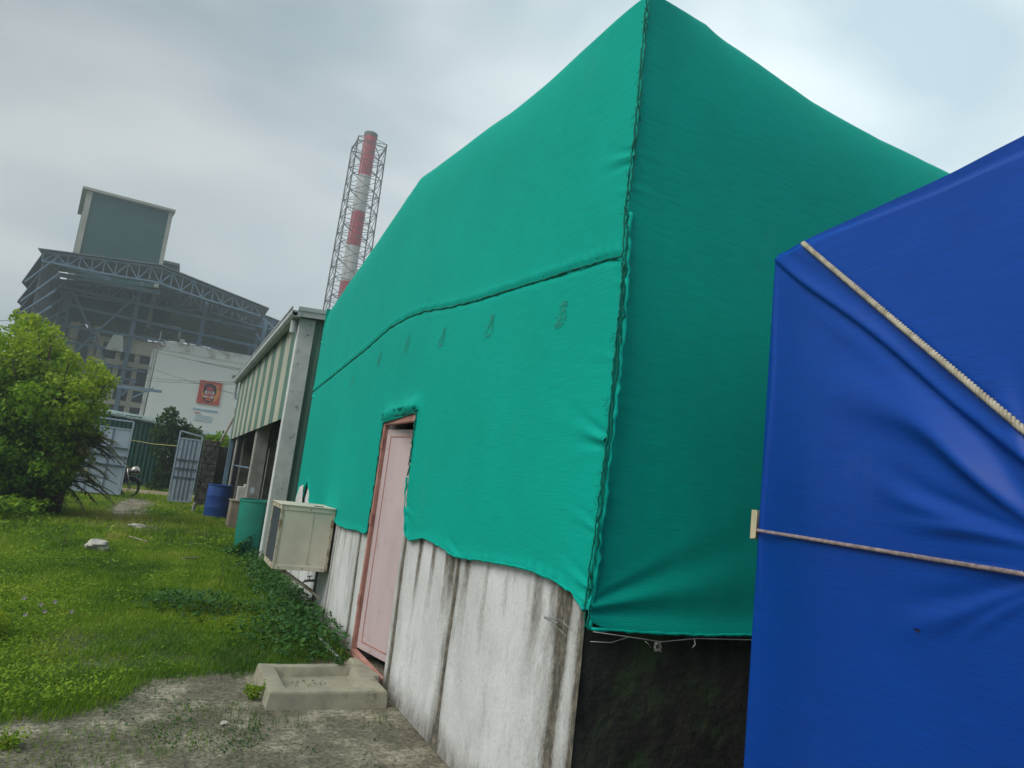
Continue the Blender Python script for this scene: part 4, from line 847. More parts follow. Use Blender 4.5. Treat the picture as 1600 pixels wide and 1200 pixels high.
# white block
WB = Th('white_block', 'white rendered block with square mask poster under the big roof', 'building', (2, 76, 0))
r = .9; poly = [(-3.35, 75), (-3.35, 86), (14, 86), (14, 74)] + [(-3.35 + r - r*math.sin(a), 74 + r - r*math.cos(a)) for a in np.linspace(0, math.pi/2, 8)]
mk('wall', MB().prism([(x, y, 0) for x, y in poly], (0, 0, 11.15)), M_WBLK, WB, smooth='auto')
mk('parapet', MB().box(-2.5, 14, 74.1, 75, 11.35, 12.1), M_WTR, WB); mk('parapet_band', MB().box(-2.9, 14, 73.92, 75.5, 11.15, 11.35), M_WTR, WB)
mk('pier', MB().box(4.7, 5.1, 73.8, 74.2, 0, 11.1), M_WTR, WB)
mk('lamp', MB().box(-1.2, -.8, 73.9, 74.1, 12.12, 12.5), M_WPLA, WB)
mk('drain_hole', MB().lathe([(.16, 0), (.16, .15)], (4.15, 73.82, 9.75), 12, 'y'), M_LAT, WB)
mk('corner_pipe', MB().tube([(-3.3, 74.2, 0), (-3.3, 74.2, 11)], .08, 8), M_WTR, WB)  # thin pipe up the rounded corner, in the parapet colours
# poster with a folk mask
PX0, PX1, PZ0, PZ1, PY = 1.22, 3.22, 6.70, 8.92, 73.86
P_ = Th('mask_poster', 'square orange red poster of a scowling mask on the white block', 'poster', (2.2, 73.9, 6.7))
mk('backing', MB().box(PX0, PX1, PY, PY + .1, PZ0, PZ1), M_PRED, P_)
def flat(name, pts, lay, mat):
    cx, cz, w2, h2 = (PX0+PX1)/2, (PZ0+PZ1)/2, (PX1-PX0)/2, (PZ1-PZ0)/2
    P = [(cx + a*w2, PY - .004*lay, cz + b_*h2) for a, b_ in pts]; mk(name, MB().prism(P, (0, -.003, 0)), mat, P_)
def ell(cx, cz, a, b_, n__=18, t0=0, t1=2*math.pi): return [(cx + a*math.cos(t_), cz + b_*math.sin(t_)) for t_ in np.linspace(t0, t1, n__ + (0 if t1-t0 < 6 else 1))[: (n__ if t1-t0 > 6 else None)]]
flat('glow_disc', ell(.12, 0, .8, .85, 24), 1, M_PORA)
flat('hair', ell(0, .38, .58, .42, 20), 2, M_PBLK); flat('hair', ell(-.42, .1, .18, .3), 2, M_PBLK); flat('hair', ell(.42, .1, .18, .3), 2, M_PBLK)
flat('face', ell(0, -.05, .44, .62, 24), 3, M_PPNK)
flat('beard', [(-.5, -.35), (-.3, -.5), (-.2, -.72), (0, -.62), (.2, -.72), (.3, -.5), (.5, -.35), (.42, -.75), (0, -.9), (-.42, -.75)], 2, M_PBLK)
for s in (-1, 1):
    flat('eye', ell(s*.23, .02, .21, .17), 4, M_PWHT); flat('pupil', ell(s*.2, .0, .07, .08, 12), 5, M_PBLK); flat('brow', [(s*.05, .16), (s*.42, .30), (s*.44, .20), (s*.07, .10)][::s], 5, M_PBLK)
    flat('moustache', [(s*.02, -.34), (s*.32, -.28), (s*.50, -.40), (s*.34, -.46), (s*.1, -.44)][::s], 5, M_PWHT)
flat('nose', [(-.1, -.28), (.1, -.28), (.05, .08), (-.05, .08)], 6, M_PRED); flat('tongue', ell(0, -.56, .15, .16, 12), 6, M_PRED); flat('forehead_mark', [(-.2, .42), (0, .22), (.2, .42), (0, .34)], 5, M_PRED)
BN = Th('faded_banner', 'faded pale blue sign strip painted below the mask poster', 'sign', (2.2, 73.9, 5))
mk('strip', MB().box(1.0, 3.25, 73.93, 73.99, 6.02, 6.20), M_PBLU, BN); mk('strip', MB().box(1.25, 1.75, 73.93, 73.99, 5.72, 5.80), M_PRED, BN)
for k in range(4): mk('strip', MB().box(1.3, 2.9, 73.95, 73.99, 5.0 + k*.17, 5.05 + k*.17), M_PBLU, BN)
# dark green tower block on top, turned a little
TW = Th('cladding_tower', 'dark green clad tower block rising above the industrial roof', 'tower', (-8, 84, 0))
FL, FR = np.array([-12.0, 80.0]), np.array([-4.35, 80.6]); BKL = np.array([-13.1, 86.0]); BKR = BKL + (FR - FL)
def pr(pts, z0s, z1s): return MB().hexa([(p[0], p[1], z) for p, z in zip(pts, z0s)], [(p[0], p[1], z) for p, z in zip(pts, z1s)])
mk('wall', pr([FL, FR, BKR, BKL], [14]*4, [26.45, 26.5, 26.3, 26.2]), M_TOWER, TW)
o_ = lambda p, dx, dy: np.array([p[0]+dx, p[1]+dy])
mk('corner_trim', pr([o_(FL, -.12, -.1), o_(FL, .38, -.06), o_(FL, .38, .1), o_(FL, -.12, .3)], [14]*4, [26.5]*4), M_TTRIM, TW)
mk('corner_trim', pr([o_(FR, -.3, -.12), o_(FR, .08, -.08), o_(FR, .08, .2), o_(FR, -.3, .1)], [14]*4, [26.55]*4), M_TTRIM, TW)
mk('roof', pr([o_(FL, -.5, -.4), o_(FR, .3, -.4), o_(BKR, .3, .2), o_(BKL, -.4, .2)], [26.5, 26.6, 25.9, 25.6], [26.75, 26.85, 26.1, 25.8]), M_TTRIM, TW)
T2 = Th('cladding_tower', 'small green clad block behind the taller tower on shed roof', 'tower', (-3.4, 88, 0))
mk('wall', MB().box(-4.6, -3.0, 84, 88, 15, 21.9), M_TOWER, T2); mk('roof', MB().box(-4.8, -2.8, 83.8, 88.2, 21.9, 22.15), M_TTRIM, T2)

# ---------------------------------------------------------------- chimney in its lattice
CH = Th('lattice_chimney', 'tall red and white banded chimney inside a steel lattice tower', 'chimney', (18.5, 100, 0), 0)
cx, cy, R_ = 18.35, 100, .95
zb_ = [51.8, 45.1, 39.4, 34.2, 28.8, 23.4, 18, 12.6, 7, 0]
for i in range(9):
    a, b_ = zb_[i+1], zb_[i]; r0, r1 = R_*(1 + .004*(51.8-a)), R_*(1 + .004*(51.8-b_))
    mk('flue_band', MB().lathe([(r0, a), (r1, b_)], (cx, cy, 0), 24, cap=(i == 0)), M_RED if i % 2 == 0 else M_WHITE, CH, smooth='auto')
mk('flue_rim', MB().lathe([(R_*1.06, 51.3), (R_*1.06, 51.9), (R_*.85, 51.9)], (cx, cy, 0), 24), M_LAT, CH)
H2 = 2.1; LC = [(-1, -1), (1, -1), (1, 1), (-1, 1)]
hw = lambda z: H2*(1 + .005*(50-z))
for sx, sy in LC: mk('lattice_leg', MB().beam((cx + sx*hw(0), cy + sy*hw(0), 0), (cx + sx*hw(50), cy + sy*hw(50), 50), .16), M_LAT, CH)
m = MB(); dz = 2.6; lv = np.arange(0, 50.1, dz)
for k, z in enumerate(lv):
    for i in range(4):
        a, b_ = LC[i], LC[(i+1) % 4]; h0 = hw(z); z1_ = min(z + dz, 50); h1 = hw(z1_)
        A_ = (cx + a[0]*h0, cy + a[1]*h0, z); B_ = (cx + b_[0]*h0, cy + b_[1]*h0, z); m.beam(A_, B_, .08)
        if z < 49.5: m.beam(A_, (cx + b_[0]*h1, cy + b_[1]*h1, z1_), .07); m.beam(B_, (cx + a[0]*h1, cy + a[1]*h1, z1_), .07)
    if k % 2 == 0:
        for a in LC: m.beam((cx + a[0]*hw(z), cy + a[1]*hw(z), z), (cx + a[0]*.65, cy + a[1]*.65, z), .07)
tag(mk('bracing', m, M_LAT, CH), kind='stuff')
for a in LC: mk('top_strut', MB().beam((cx + a[0]*hw(50), cy + a[1]*hw(50), 50), (cx + a[0]*.6, cy + a[1]*.6, 51.1), .1), M_LAT, CH)
mk('ladder', MB().beam((cx - 1.05, cy - .5, 0), (cx - 1.05, cy - .5, 51), .06).beam((cx - .8, cy - .8, 0), (cx - .8, cy - .8, 51), .06), M_WHITE, CH)

# ---------------------------------------------------------------- pole, wires, props
UP = Th('utility_pole', 'thin utility pole with crossarm before the white block', 'pole', (-2.55, 60, 0))
mk('pole', MB().tube([(-2.5, 60, 0), (-2.35, 60, 10.7)], .045, 8), M_LAT, UP, smooth=True); mk('crossarm', MB().beam(hit(172, 602, y=59.8), hit(253, 612, y=59.8), .2), M_STEEL, UP)
mk('stay', MB().beam(hit(205, 622, y=59.8), hit(240, 606, y=59.8), .1), M_STEEL, UP)
for i, (a, b_, lb) in enumerate((((236, 548), (385, 578), 'uppermost of the dark overhead wires crossing white block'), ((262, 552), (386, 581), 'second overhead wire, close under the uppermost one'), ((232, 574), (372, 617), 'sagging overhead wire that slants past the mask poster'), ((228, 590), (372, 597), 'level overhead wire crossing white block above mask poster'), ((228, 594), (372, 600), 'lower level overhead wire just under the level one'))):
    p, q = hit(*a, y=60), hit(*b_, y=26); P = [p + (q-p)*t_ + np.array([0, 0, -.5*4*t_*(1-t_)*.12]) for t_ in np.linspace(0, 1, 14)]
    tag(mk('overhead_wire', MB().tube(P, .010, 4), M_WIRE), lb, 'wire', 'overhead wires in front of the white block')
p, q = hit(-60, 497, y=66), hit(32, 500, y=66)
tag(mk('overhead_wire', MB().tube([p, (p+q)/2 - [0, 0, .15], q], .02, 4), M_WIRE), 'faint overhead wire running left from the industrial roof above the tree', 'wire')
for a, b_, lb in (((378, 630), (343, 694), 'thin leaning bamboo prop beside the shed, left of two'), ((381, 636), (364, 706), 'thicker leaning bamboo prop closest to the shed corner')):
    p, q = hit(*a, y=26.2), hit(*b_, y=26.4); q2 = q + (q - p) * .9; q2[2] = max(q2[2], 0)
    tag(mk('bamboo_prop', MB().tube([p, q, q2], .035 if 'thin' in lb[:5] else .07, 7), M_WOOD, smooth=True), lb, 'pole', 'bamboo props by the shed')

# ---------------------------------------------------------------- foliage helpers
def leaves(C, size, tint, up=.4, asp=.5, seed=0, fold=True):
    r_ = np.random.default_rng(seed); n_ = len(C); a = r_.normal(0, 1, (n_, 3)); a /= np.linalg.norm(a, axis=1)[:, None]
    b_ = r_.normal(0, 1, (n_, 3)); b_[:, 2] += 0; b_ -= a * (a*b_).sum(1)[:, None]; b_ /= np.linalg.norm(b_, axis=1)[:, None]
    s = (size * r_.uniform(.6, 1.35, n_))[:, None]; V = np.stack([C - a*s, C + b_*s*asp + a*s*.1, C + a*s, C - b_*s*asp + a*s*.1], 1).reshape(-1, 3)
    F = np.arange(n_*4).reshape(-1, 4); return V, F, np.repeat(tint, 4)
def crown(cl, per, size, seed, vary=.25, light=(0, 0, 1)):
    r_ = np.random.default_rng(seed); P, T = [], []
    for (c_, rad, tn) in cl:
        k = max(10, int(per * rad ** 2)); d = r_.normal(0, 1, (k, 3)); d /= np.linalg.norm(d, axis=1)[:, None]
        rr_ = rad * r_.uniform(.35, 1.0, k) ** .6; lump = 1 + .3*np.sin(d[:, 0]*5 + c_[0]*3)*np.cos(d[:, 1]*5 + c_[2]*4)
        p = np.array(c_) + d * (rr_*lump)[:, None] * [1, 1, .8]; P.append(p); T.append(np.clip(tn + r_.normal(0, vary, k)*.6, 0, 1))
    return np.concatenate(P), np.concatenate(T)
def tree(name, label, base, clumps, per, size, mat, seed, trunk_r=.1, vary=.25, cat='tree'):
    t_ = Th(name, label, cat, base); r_ = random.Random(seed); m = MB(); b_ = np.array(base, float); top_ = b_ + [0, 0, max(.3, (min(c_[0][2] for c_ in clumps) - base[2]) * .9)]
    m.tube([b_ - [0, 0, .05], (b_ + top_)/2 + [r_.uniform(-.05, .05), 0, 0], top_], [trunk_r*1.25, trunk_r, trunk_r*.85], 8)
    for (c_, rad, tn) in clumps[:40]:
        c_ = np.array(c_); mid = (top_ + c_)/2 + np.array([r_.uniform(-.12, .12) for _ in range(3)])*rad; m.tube([top_ - [0, 0, .05], mid, c_], [trunk_r*.55, trunk_r*.3, trunk_r*.1], 5)
    mk('trunk', m, M_BARK, t_, smooth=True); P, T = crown(clumps, per, size, seed, vary); V, F, A_ = leaves(P, size, T, seed=seed)
    mk('crown', (V, F), mat, t_, attr={'tint': A_}); return t_
def clump_px(lst, y, jy, seed):                    # (u, v, radius px, tint)
    r_ = np.random.default_rng(seed); o_ = []
    for u, v, rp, tn in lst:
        yy_ = y + r_.uniform(-jy, jy); p = hit(u, v, y=yy_); o_.append((tuple(p), rp * yy_ / 1100 / .9, tn))
    return o_
big = [(45, 525, 26, .75), (75, 545, 26, .7), (20, 560, 30, .8), (60, 575, 34, .75), (100, 590, 26, .7), (140, 590, 24, .8), (152, 578, 14, .85), (10, 600, 36, .6), (50, 620, 40, .55), (95, 630, 36, .7), (125, 620, 28, .75), (-20, 640, 50, .5),
       (30, 660, 40, .45), (75, 670, 42, .5), (112, 665, 30, .75), (10, 700, 42, .4), (60, 710, 38, .38), (98, 705, 26, .7), (-30, 720, 50, .35), (25, 745, 34, .25), (70, 742, 30, .25), (105, 722, 18, .8), (-10, 580, 34, .75), (85, 505 + 60, 22, .8), (38, 505, 14, .8), (-60, 600, 60, .5), (-90, 690, 60, .4), (165, 600, 9, .8), (110, 560, 10, .85), (15, 765, 26, .2), (50, 768, 20, .2), (85, 755, 16, .3), (-20, 770, 30, .2), (130, 655, 18, .7), (120, 690, 14, .6), (148, 640, 12, .7)]  # tints drop toward the base: crown shade put into the leaf colour
bt = clump_px(big, 18, .9, 1)
more = []
for (c_, rad, tn) in bt:                           # sub-clumps give the crown its lumpy outline
    for _ in range(9):
        d = RNG.normal(0, 1, 3); d /= np.linalg.norm(d); lit = .16*d[2] + .12*d[0]  # upper and right-facing sub-clumps tinted lighter, light put into the leaf colour
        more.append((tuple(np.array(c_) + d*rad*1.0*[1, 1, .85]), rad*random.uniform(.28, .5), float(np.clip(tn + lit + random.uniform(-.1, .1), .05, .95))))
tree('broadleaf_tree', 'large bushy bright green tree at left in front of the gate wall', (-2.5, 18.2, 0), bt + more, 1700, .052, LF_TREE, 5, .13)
sm2 = [(268, 645, 9, .6), (262, 660, 14, .6), (282, 665, 12, .5), (248, 678, 12, .5), (270, 685, 18, .45), (300, 680, 14, .8), (312, 690, 10, .7), (258, 705, 16, .35), (285, 700, 18, .4), (265, 725, 16, .3), (255, 740, 12, .3), (280, 735, 14, .3), (250, 755, 10, .5), (238, 758, 8, .8)]
tree('roadside_tree', 'slender leafy tree in front of green fence left of narrow gate leaf', (.2, 31.9, 0), clump_px(sm2, 31.9, .4, 2), 1500, .085, LF_DARK, 6, .06)
sm3 = [(345, 683, 9, .6), (355, 692, 9, .7), (338, 694, 8, .6), (362, 700, 7, .6), (350, 700, 8, .4), (330, 686, 8, .5)]
tree('roadside_bush', 'sunlit leafy bush showing over mossy wall beside the bamboo props', (2.0, 29.0, 0), clump_px(sm3, 28, .4, 3), 1900, .07, LF_TREE, 7, .04, cat='bush')
# date palm
PL = Th('date_palm', 'young palm with drooping olive fronds beside the big tree', 'palm', (-2.05, 18.0, 0))
mk('trunk', MB().tube([(-2.1, 18.1, -.05), (-2.05, 18.0, .5), (-2.05, 18.0, 1.7)], [.16, .14, .1], 8), M_BARK, PL, smooth=True)
r_ = random.Random(9)
for k in range(64):
    az_ = r_.uniform(-1.4, 1.3) if k < 48 else r_.uniform(1.5, 5); el = r_.uniform(-.1, 1.0); Lf = r_.uniform(.9, 1.35); o_ = np.array([-2.05, 18.0, r_.uniform(.6, 1.75)]); V = []; F = []; T = []
    dh = np.array([math.cos(az_), math.sin(az_)*.8]); P = []
    for i in range(14):
        t_ = i/13; P.append(o_ + np.array([dh[0]*Lf*t_*math.cos(el*.7), dh[1]*Lf*t_*math.cos(el*.7), Lf*(math.sin(el)*t_ - .55*t_*t_)]))
    m = MB(); m.tube(P, [.012*(1 - .8*i/13) + .002 for i in range(14)], 4); V = list(m.v); F = list(m.f)
    for i in range(1, 14):
        for j in range(3):
            t_ = (i + j/3)/13; 
            if t_ >= 1: continue
            a = P[int(t_*13)]; b2 = P[min(13, int(t_*13)+1)]; c_ = a + (b2-a)*(t_*13 - int(t_*13)); dr = nrm(b2-a); sd = nrm(np.cross(dr, [0, 0, 1]))
            for s in (-1, 1):
                ll = .26*math.sin(math.pi*min(.95, .15 + t_*.8)) ; tip = c_ + (sd*s*.8 + dr*.75 + np.array([0, 0, r_.uniform(-.25, .35)]))*ll; n0 = len(V); wv = nrm(np.cross(tip-c_, [0, 0, 1]))*.015; V += [tuple(c_ - wv), tuple(c_ + wv), tuple(tip)]; F.append((n0, n0+1, n0+2))
    mb_ = MB(); mb_.v = V; mb_.f = F; tv = r_.uniform(.1, .9); mk('frond', mb_, LF_PALM, PL, attr={'tint': [min(1, max(0, tv + r_.uniform(-.15, .15))) for _ in V]}, smooth='asis')

# ---------------------------------------------------------------- grass, weeds, creeper
def blades(n_, xr, yr, h0, h1, wdt, mat, name, seed, tint0, maskf, lean=.5, segs=2, group=None):
    r_ = np.random.default_rng(seed); x = r_.uniform(*xr, n_); y = r_.uniform(*yr, n_); k = r_.uniform(0, 1, n_) < maskf(x, y); x, y = x[k], y[k]; n_ = len(x)
    h = r_.uniform(h0, h1, n_) * np.clip(1 + .4*fbm(x*2, y*2, seed + 1) + .45*fbm(x*9, y*9, seed + 2), .25, 2); az_ = r_.uniform(0, 6.28, n_); ln = r_.uniform(.1, lean, n_)*h; z = gh(x, y) - .005
    dx, dy = np.cos(az_), np.sin(az_); wx, wy = -dy*wdt, dx*wdt
    b0 = np.stack([x - wx, y - wy, z], -1); b1 = np.stack([x + wx, y + wy, z], -1); m0 = np.stack([x + dx*ln*.35 - wx*.7, y + dy*ln*.35 - wy*.7, z + h*.6], -1); m1 = np.stack([x + dx*ln*.35 + wx*.7, y + dy*ln*.35 + wy*.7, z + h*.6], -1); tp_ = np.stack([x + dx*ln, y + dy*ln, z + h], -1)
    V = np.stack([b0, b1, m1, m0, tp_], 1).reshape(-1, 3); i = np.arange(n_)[:, None]*5
    F = np.concatenate([i + [0, 1, 2], i + [0, 2, 3], i + [3, 2, 4]]); t_ = np.clip(tint0(x, y) + r_.normal(0, .13, n_), 0, 1)
    return tag(mk(name, (V, F), mat, attr={'tint': np.repeat(t_, 5)}), kind='stuff')
def inwall(x, y): return (x < 1.66) & ~((x > .79) & (y < 5.72) & (y > 4.88))
def gm_(x, y): return turfmask(x, y) * inwall(x, y) * (x > -.2 - .24*y)
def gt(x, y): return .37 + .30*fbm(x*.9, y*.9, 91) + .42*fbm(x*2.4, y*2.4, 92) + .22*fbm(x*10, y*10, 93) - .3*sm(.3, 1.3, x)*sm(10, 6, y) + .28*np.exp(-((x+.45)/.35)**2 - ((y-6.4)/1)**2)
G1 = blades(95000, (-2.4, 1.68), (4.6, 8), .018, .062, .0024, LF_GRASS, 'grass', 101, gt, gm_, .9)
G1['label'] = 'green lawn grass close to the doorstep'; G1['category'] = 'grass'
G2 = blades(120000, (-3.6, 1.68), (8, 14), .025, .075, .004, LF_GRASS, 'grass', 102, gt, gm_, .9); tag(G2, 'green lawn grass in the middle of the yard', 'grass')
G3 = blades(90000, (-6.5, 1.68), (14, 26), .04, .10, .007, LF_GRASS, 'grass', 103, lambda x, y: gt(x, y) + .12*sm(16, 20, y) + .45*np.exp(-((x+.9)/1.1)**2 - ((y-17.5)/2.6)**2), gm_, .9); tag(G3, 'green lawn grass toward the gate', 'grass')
G4 = blades(30000, (-10, 8), (25.8, 33), .05, .2, .012, LF_WEED, 'roadside_grass', 104, lambda x, y: .6 + .2*fbm(x, y, 6), lambda x, y: ((y < 28.4) | (y > 31.5)) * 1.0, .8); tag(G4, 'sunlit grass verges of the dirt road', 'grass')
G5 = blades(9000, (-2.4, 1.6), (3.9, 5.9), .015, .05, .002, LF_GRASS, 'sparse_grass', 105, gt, lambda x, y: (fbm(x*4, y*4, 8) > .2) * inwall(x, y) * .9, 1.0); tag(G5, 'sparse grass tufts in bare soil', 'grass')
def weed(name, n_, xr, yr, hf, size, mat, seed, maskf, tintf, label):
    r_ = np.random.default_rng(seed); x = r_.uniform(*xr, n_); y = r_.uniform(*yr, n_); k = r_.uniform(0, 1, n_) < maskf(x, y); x, y = x[k], y[k]; n_ = len(x)
    z = gh(x, y) + hf(x, y) * r_.uniform(.1, 1, n_) ** .7; C_ = np.stack([x, y, z], -1)
    a = r_.uniform(0, 6.28, n_); tl = r_.normal(0, .45, (n_, 2)); u_ = np.stack([np.cos(a), np.sin(a), tl[:, 0]], -1); v_ = np.stack([-np.sin(a), np.cos(a), tl[:, 1]], -1); s = (size*r_.uniform(.5, 1.3, n_))[:, None]
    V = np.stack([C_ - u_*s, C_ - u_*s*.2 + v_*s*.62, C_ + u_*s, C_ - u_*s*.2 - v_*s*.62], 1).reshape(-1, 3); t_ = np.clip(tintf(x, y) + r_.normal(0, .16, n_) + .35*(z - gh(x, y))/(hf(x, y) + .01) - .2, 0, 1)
    return tag(mk(name, (V, np.arange(n_*4).reshape(-1, 4)), mat, attr={'tint': np.repeat(t_, 4)}), label, 'plants', kind='stuff')
def cmask(x, y):
    a = np.exp(-((x - 1.35)/.42)**2 - ((y - 7.0)/.75)**2)*1.6 + np.exp(-((x - .45)/.55)**2 - ((y - 8.1)/.42)**2)*1.25 + np.exp(-((x - 1.45)/.3)**2)*sm(5.9, 6.4, y)*sm(12.5, 11, y)*1.1 + np.exp(-((x - 1.45)/.4)**2 - ((y - 12.6)/.5)**2)
    return np.clip((a + .45*fbm(x*5, y*5, 95) + .3*fbm(x*17, y*17, 94) - .36)*1.5, 0, 1) * inwall(x, y)
weed('creeper', 30000, (-.4, 1.66), (5.9, 13.2), lambda x, y: .06 + .16*cmask(x, y) + .05*fbm(x*4, y*4, 96)**2, .022, LF_CREEP, 201, cmask, lambda x, y: .45 + .25*fbm(x*4, y*4, 97), 'dark green leafy creeper spreading along the foot of the white wall')
weed('creeper', 3500, (1.0, 1.5), (12.6, 13.4), lambda x, y: .1 + .3*sm(1.1, 1.45, x), .035, LF_CREEP, 202, lambda x, y: np.exp(-((x-1.4)/.22)**2 - ((y-12.9)/.3)**2), lambda x, y: .6 + 0*x, 'leafy creeper climbing against the large green drum')
def wmask(x, y):
    a = sm(-.15, -.9, x - .0) * sm(4.6, 5.2, y) * sm(12, 8, y) + np.exp(-((x + .5)/.35)**2 - ((y - 5.1)/.35)**2) + .5*np.exp(-((x + .9)/.8)**2 - ((y - 12.6)/.8)**2)
    return np.clip((a + .45*fbm(x*2.6, y*2.6, 98) - .25)*1.5, 0, 1) * inwall(x, y) * turfmask(x, y)
weed('weeds', 120000, (-3.2, .4), (4.6, 13.5), lambda x, y: .07 + .11*np.clip(.5 + fbm(x*2.2, y*2.2, 99), 0, 1), .0105, LF_WEED, 203, wmask, lambda x, y: .42 + .4*fbm(x*2.2, y*2.2, 100), 'bright leafy weeds crowding the left side of the yard')
weed('weeds', 120000, (-1.6, 1.6), (5.0, 13), lambda x, y: .025 + .07*np.clip(.4 + fbm(x*5, y*5, 99), 0, 1), .009, LF_WEED, 206, lambda x, y: np.clip(fbm(x*2.2, y*2.2, 103)*1.3 + fbm(x*9, y*9, 107)*.8 + .35, 0, 1)*turfmask(x, y)*inwall(x, y)*.8, lambda x, y: .28 + .45*fbm(x*2.4, y*2.4, 92), 'small leafy weeds mixed into the lawn')
weed('weeds', 9000, (-3.0, 1.6), (4.9, 13), lambda x, y: .05 + .14*np.clip(.4 + fbm(x*3, y*3, 110), 0, 1), .020, LF_WEED, 207, lambda x, y: np.clip(fbm(x*3.2, y*3.2, 110)*2 - .3 + .6*sm(-.2, -.9, x), 0, 1)*turfmask(x, y)*inwall(x, y), lambda x, y: .4 + .25*fbm(x*3, y*3, 111), 'broader leafed weed clumps standing above the lawn')
weed('creeping_weeds', 26000, (-1.6, 1.6), (3.9, 6.1), lambda x, y: .008 + .03*np.clip(fbm(x*4, y*4, 112), 0, 1), .008, LF_CREEP, 208, lambda x, y: np.clip(fbm(x*3.1, y*3.1, 113)*1.5 + fbm(x*11, y*11, 114)*.7 - .25, 0, 1)*inwall(x, y), lambda x, y: .45 + .35*fbm(x*5, y*5, 115), 'low creeping weeds and moss on the bare soil')
weed('weeds', 16000, (-5.5, 1.6), (13, 25), lambda x, y: .05 + .08*np.clip(.5 + fbm(x*2.2, y*2.2, 99), 0, 1), .03, LF_WEED, 204, lambda x, y: np.clip(.5 + fbm(x*1.5, y*1.5, 101), 0, 1)*turfmask(x, y)*inwall(x, y)*.8, lambda x, y: .4 + .25*fbm(x*1.7, y*1.7, 100), 'leafy weeds scattered in the far lawn')
weed('weeds', 9000, (-6, -1.7), (15.5, 19), lambda x, y: .35 + .25*np.clip(fbm(x*2.2, y*2.2, 99), 0, 1), .05, LF_WEED, 205, lambda x, y: sm(-1.8, -2.6, x), lambda x, y: .3 + .25*fbm(x*1.7, y*1.7, 100), 'tall weeds below the big leafy tree')
# flowering yellow-green bush at the left edge
FB = Th('flowering_bush', 'yellow green flowering bush with lilac blooms at left edge', 'bush', (-1.35, 6.9, 0))
cl = [((-1.2, 6.6, .20), .17, .9), ((-1.05, 6.75, .14), .12, .85), ((-1.45, 6.9, .26), .22, .8), ((-1.25, 6.75, .18), .15, .7), ((-1.6, 7.0, .2), .2, .8), ((-1.3, 7.05, .2), .16, .6), ((-1.15, 6.9, .10), .12, .6), ((-1.8, 7.0, .22), .22, .7)]
m = MB(); [m.tube([(-1.35 + .05*math.sin(i), 6.9, 0), (c_[0][0], c_[0][1], c_[0][2])], [.006, .003], 4) for i, c_ in enumerate(cl)]; mk('stems', m, M_BARK, FB)
P, T = crown(cl, 90000, .02, 31); V, F, A_ = leaves(P, .012, np.clip(T + .2, 0, 1), seed=32); mk('foliage', (V, F), LF_WEED, FB, attr={'tint': A_})
for (u, v) in ((70, 955), (112, 955), (40, 960), (38, 934), (86, 940), (64, 944)):
    p = hit(u, v, y=6.6); m = MB()
    for a in np.linspace(0, 2*math.pi, 6)[:-1]: m.add([p, p + [.012*math.cos(a-.4), -.004, .012*math.sin(a-.4)], p + [.02*math.cos(a), -.006, .02*math.sin(a)], p + [.012*math.cos(a+.4), -.004, .012*math.sin(a+.4)]], [(0, 1, 2, 3)])
    mk('flower', m, M_FLOW, FB, smooth='asis')
# weed tuft in the trough corner, tall dry stems
def tuft(name, label, c_, rad, h, nn, size, mat, seed, cat='plant'):
    t_ = Th(name, label, cat, c_); r_ = np.random.default_rng(seed); m = MB(); tips = []
    for k in range(9):
        e_ = np.array(c_) + [r_.normal(0, rad*.6), r_.normal(0, rad*.6), h*r_.uniform(.5, 1)]; m.tube([c_, (np.array(c_)+e_)/2 + [0, 0, .02], e_], [.002, .0015, .001], 3); tips.append(e_)
    mk('stems', m, mat, t_, attr={'tint': [.4]*len(m.v)}); P = np.array([tips[r_.integers(9)]*1.0 for _ in range(nn)]); base_ = np.array(c_); P = base_ + (P - base_)*r_.uniform(.3, 1, (nn, 1)) + r_.normal(0, rad*.18, (nn, 3)); P[:, 2] = np.maximum(P[:, 2], c_[2] + .005)
    V, F, A_ = leaves(P, size, np.clip(r_.normal(.5, .2, nn), 0, 1), seed=seed); mk('leaves', (V, F), mat, t_, attr={'tint': A_})
tuft('weed_tuft', 'small weed growing from back corner of the cement trough', tuple(hit(528, 1040, z=.10)), .07, .10, 260, .011, LF_CREEP, 301)
tuft('weed_tuft', 'small weed on bare soil in front of the cement trough', tuple(hit(395, 1095, z=.0)), .08, .10, 300, .012, LF_GRASS, 302)
tuft('weed_tuft', 'weed tuft at bottom left corner of the bare soil', tuple(hit(10, 1165, z=.0)), .08, .08, 300, .012, LF_GRASS, 303)
for (u, v, hh, lb) in ((95, 870, .62, 'tall bent dry stem standing in the left grass'), (342, 920, .42, 'thin dry stem standing in grass near the creeper')):
    p = hit(u, v, z=0); tag(mk('dry_stem', MB().tube([p, p + [.01, 0, hh*.6], p + [-.03, 0, hh*.75], p + [.07, 0, hh]], [.005, .004, .003, .002], 5), M_BARK), lb, 'stem')
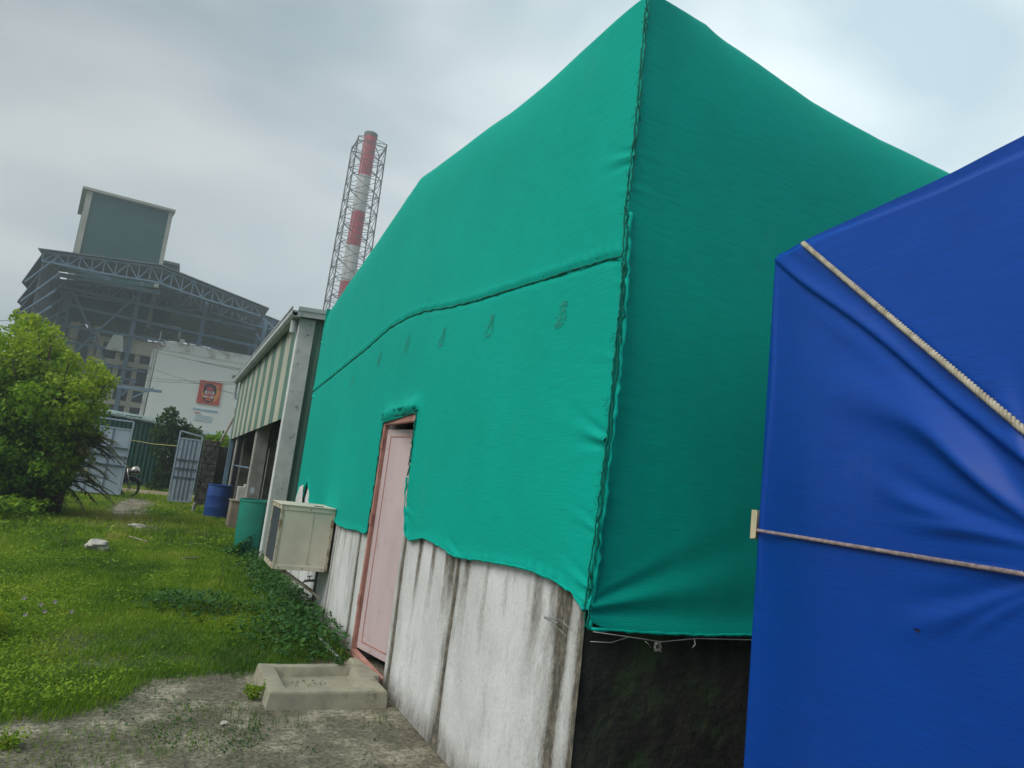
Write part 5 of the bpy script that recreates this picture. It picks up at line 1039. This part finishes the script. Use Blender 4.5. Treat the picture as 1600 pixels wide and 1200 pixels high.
# stones
def stone(c_, r, seed, mat, label, sq=.6, cat='stone', group=None):
    r2 = np.random.default_rng(seed); m = MB(); nla, nlo = 10, 16; vs = []
    for i in range(nla + 1):
        th = math.pi*i/nla
        for j in range(nlo):
            ph = 2*math.pi*j/nlo; d = np.array([math.sin(th)*math.cos(ph), math.sin(th)*math.sin(ph), math.cos(th)*sq]); k = 1 + .18*math.sin(3*ph + seed)*math.sin(th) + .12*math.cos(5*th + ph*2 + seed) + r2.normal(0, .03)*math.sin(th); vs.append(np.array(c_) + d*r*k)
    m.add(vs, [(i*nlo+j, i*nlo+(j+1) % nlo, (i+1)*nlo+(j+1) % nlo, (i+1)*nlo+j) for i in range(nla) for j in range(nlo)])
    return tag(mk('stone', m, mat, smooth='auto'), label, cat, group)
stone(tuple(hit(152, 852, z=.1)), .15, 3, M_ROCK, 'pale whitish rock lying in the weeds in mid yard')
stone(tuple(hit(215, 822, z=.03)), .16, 5, M_ROCK, 'flat pale stone on worn patch near the gate path', .3)
stone(tuple(hit(583, 1098, z=.03)), .028, 8, M_ROCK, 'small white stone by the front right corner of the trough')
stone(tuple(hit(350, 1130, z=.01)), .022, 9, M_ROCK, 'small pale pebble on the bare soil before the trough')
m = MB(); r_ = random.Random(44)
for _ in range(900):
    x, y = r_.uniform(-1.2, 1.6), r_.uniform(3.9, 6.0)
    if .76 < x < 1.7 and 4.88 < y < 5.72: continue
    z = float(gh(np.array(x), np.array(y))); s = r_.uniform(.003, .010)*(1.8 if r_.random() < .06 else 1); a = r_.uniform(0, 3)
    c_ = [(x + s*math.cos(a+k*1.57)*r_.uniform(.7, 1.2), y + s*math.sin(a+k*1.57)*r_.uniform(.7, 1.2), z - .002) for k in range(4)]; m.hexa(c_, [(p[0]*.5+x*.5, p[1]*.5+y*.5, z + s*.8) for p in c_])
tag(mk('gravel', m, M_PEB), kind='stuff')
m = MB()
for _ in range(260):
    x, y = r_.uniform(-1.2, 1.6), r_.uniform(4.0, 7.0)
    if .76 < x < 1.7 and 4.88 < y < 5.72: continue
    z = float(gh(np.array(x), np.array(y))) + .003; a = r_.uniform(0, 6.28); l_ = r_.uniform(.01, .05); m.beam((x, y, z), (x + l_*math.cos(a), y + l_*math.sin(a), z + r_.uniform(0, .008)), .002)
tag(mk('dry_litter', m, M_WOOD), kind='stuff')
for (u0, v0, u1, v1, lb) in ((285, 872, 310, 871, 'short pale stick lying on the lawn in mid yard'), (202, 838, 230, 846, 'pale stick lying beside the flat stone')):
    a, b_ = hit(u0, v0, z=.06), hit(u1, v1, z=.06); tag(mk('stick', MB().tube([a, b_], .012, 6), M_WOOD), lb, 'stick')

# ---------------------------------------------------------------- air
hz = mk('haze', MB().box(-430, 430, -430, 430, -1.2, 53.5), M_DARK)
hm_ = bpy.data.materials.new('haze_air'); hm_.use_nodes = True; t = hm_.node_tree; t.nodes.clear()
vo = t.nodes.new('ShaderNodeVolumePrincipled'); vo.inputs['Color'].default_value = (.78, .91, .98, 1); vo.inputs['Density'].default_value = .0026; vo.inputs['Anisotropy'].default_value = .3
mo_ = t.nodes.new('ShaderNodeOutputMaterial'); t.links.new(vo.outputs[0], mo_.inputs['Volume'])
hz.data.materials.clear(); hz.data.materials.append(hm_); hz['kind'] = 'stuff'
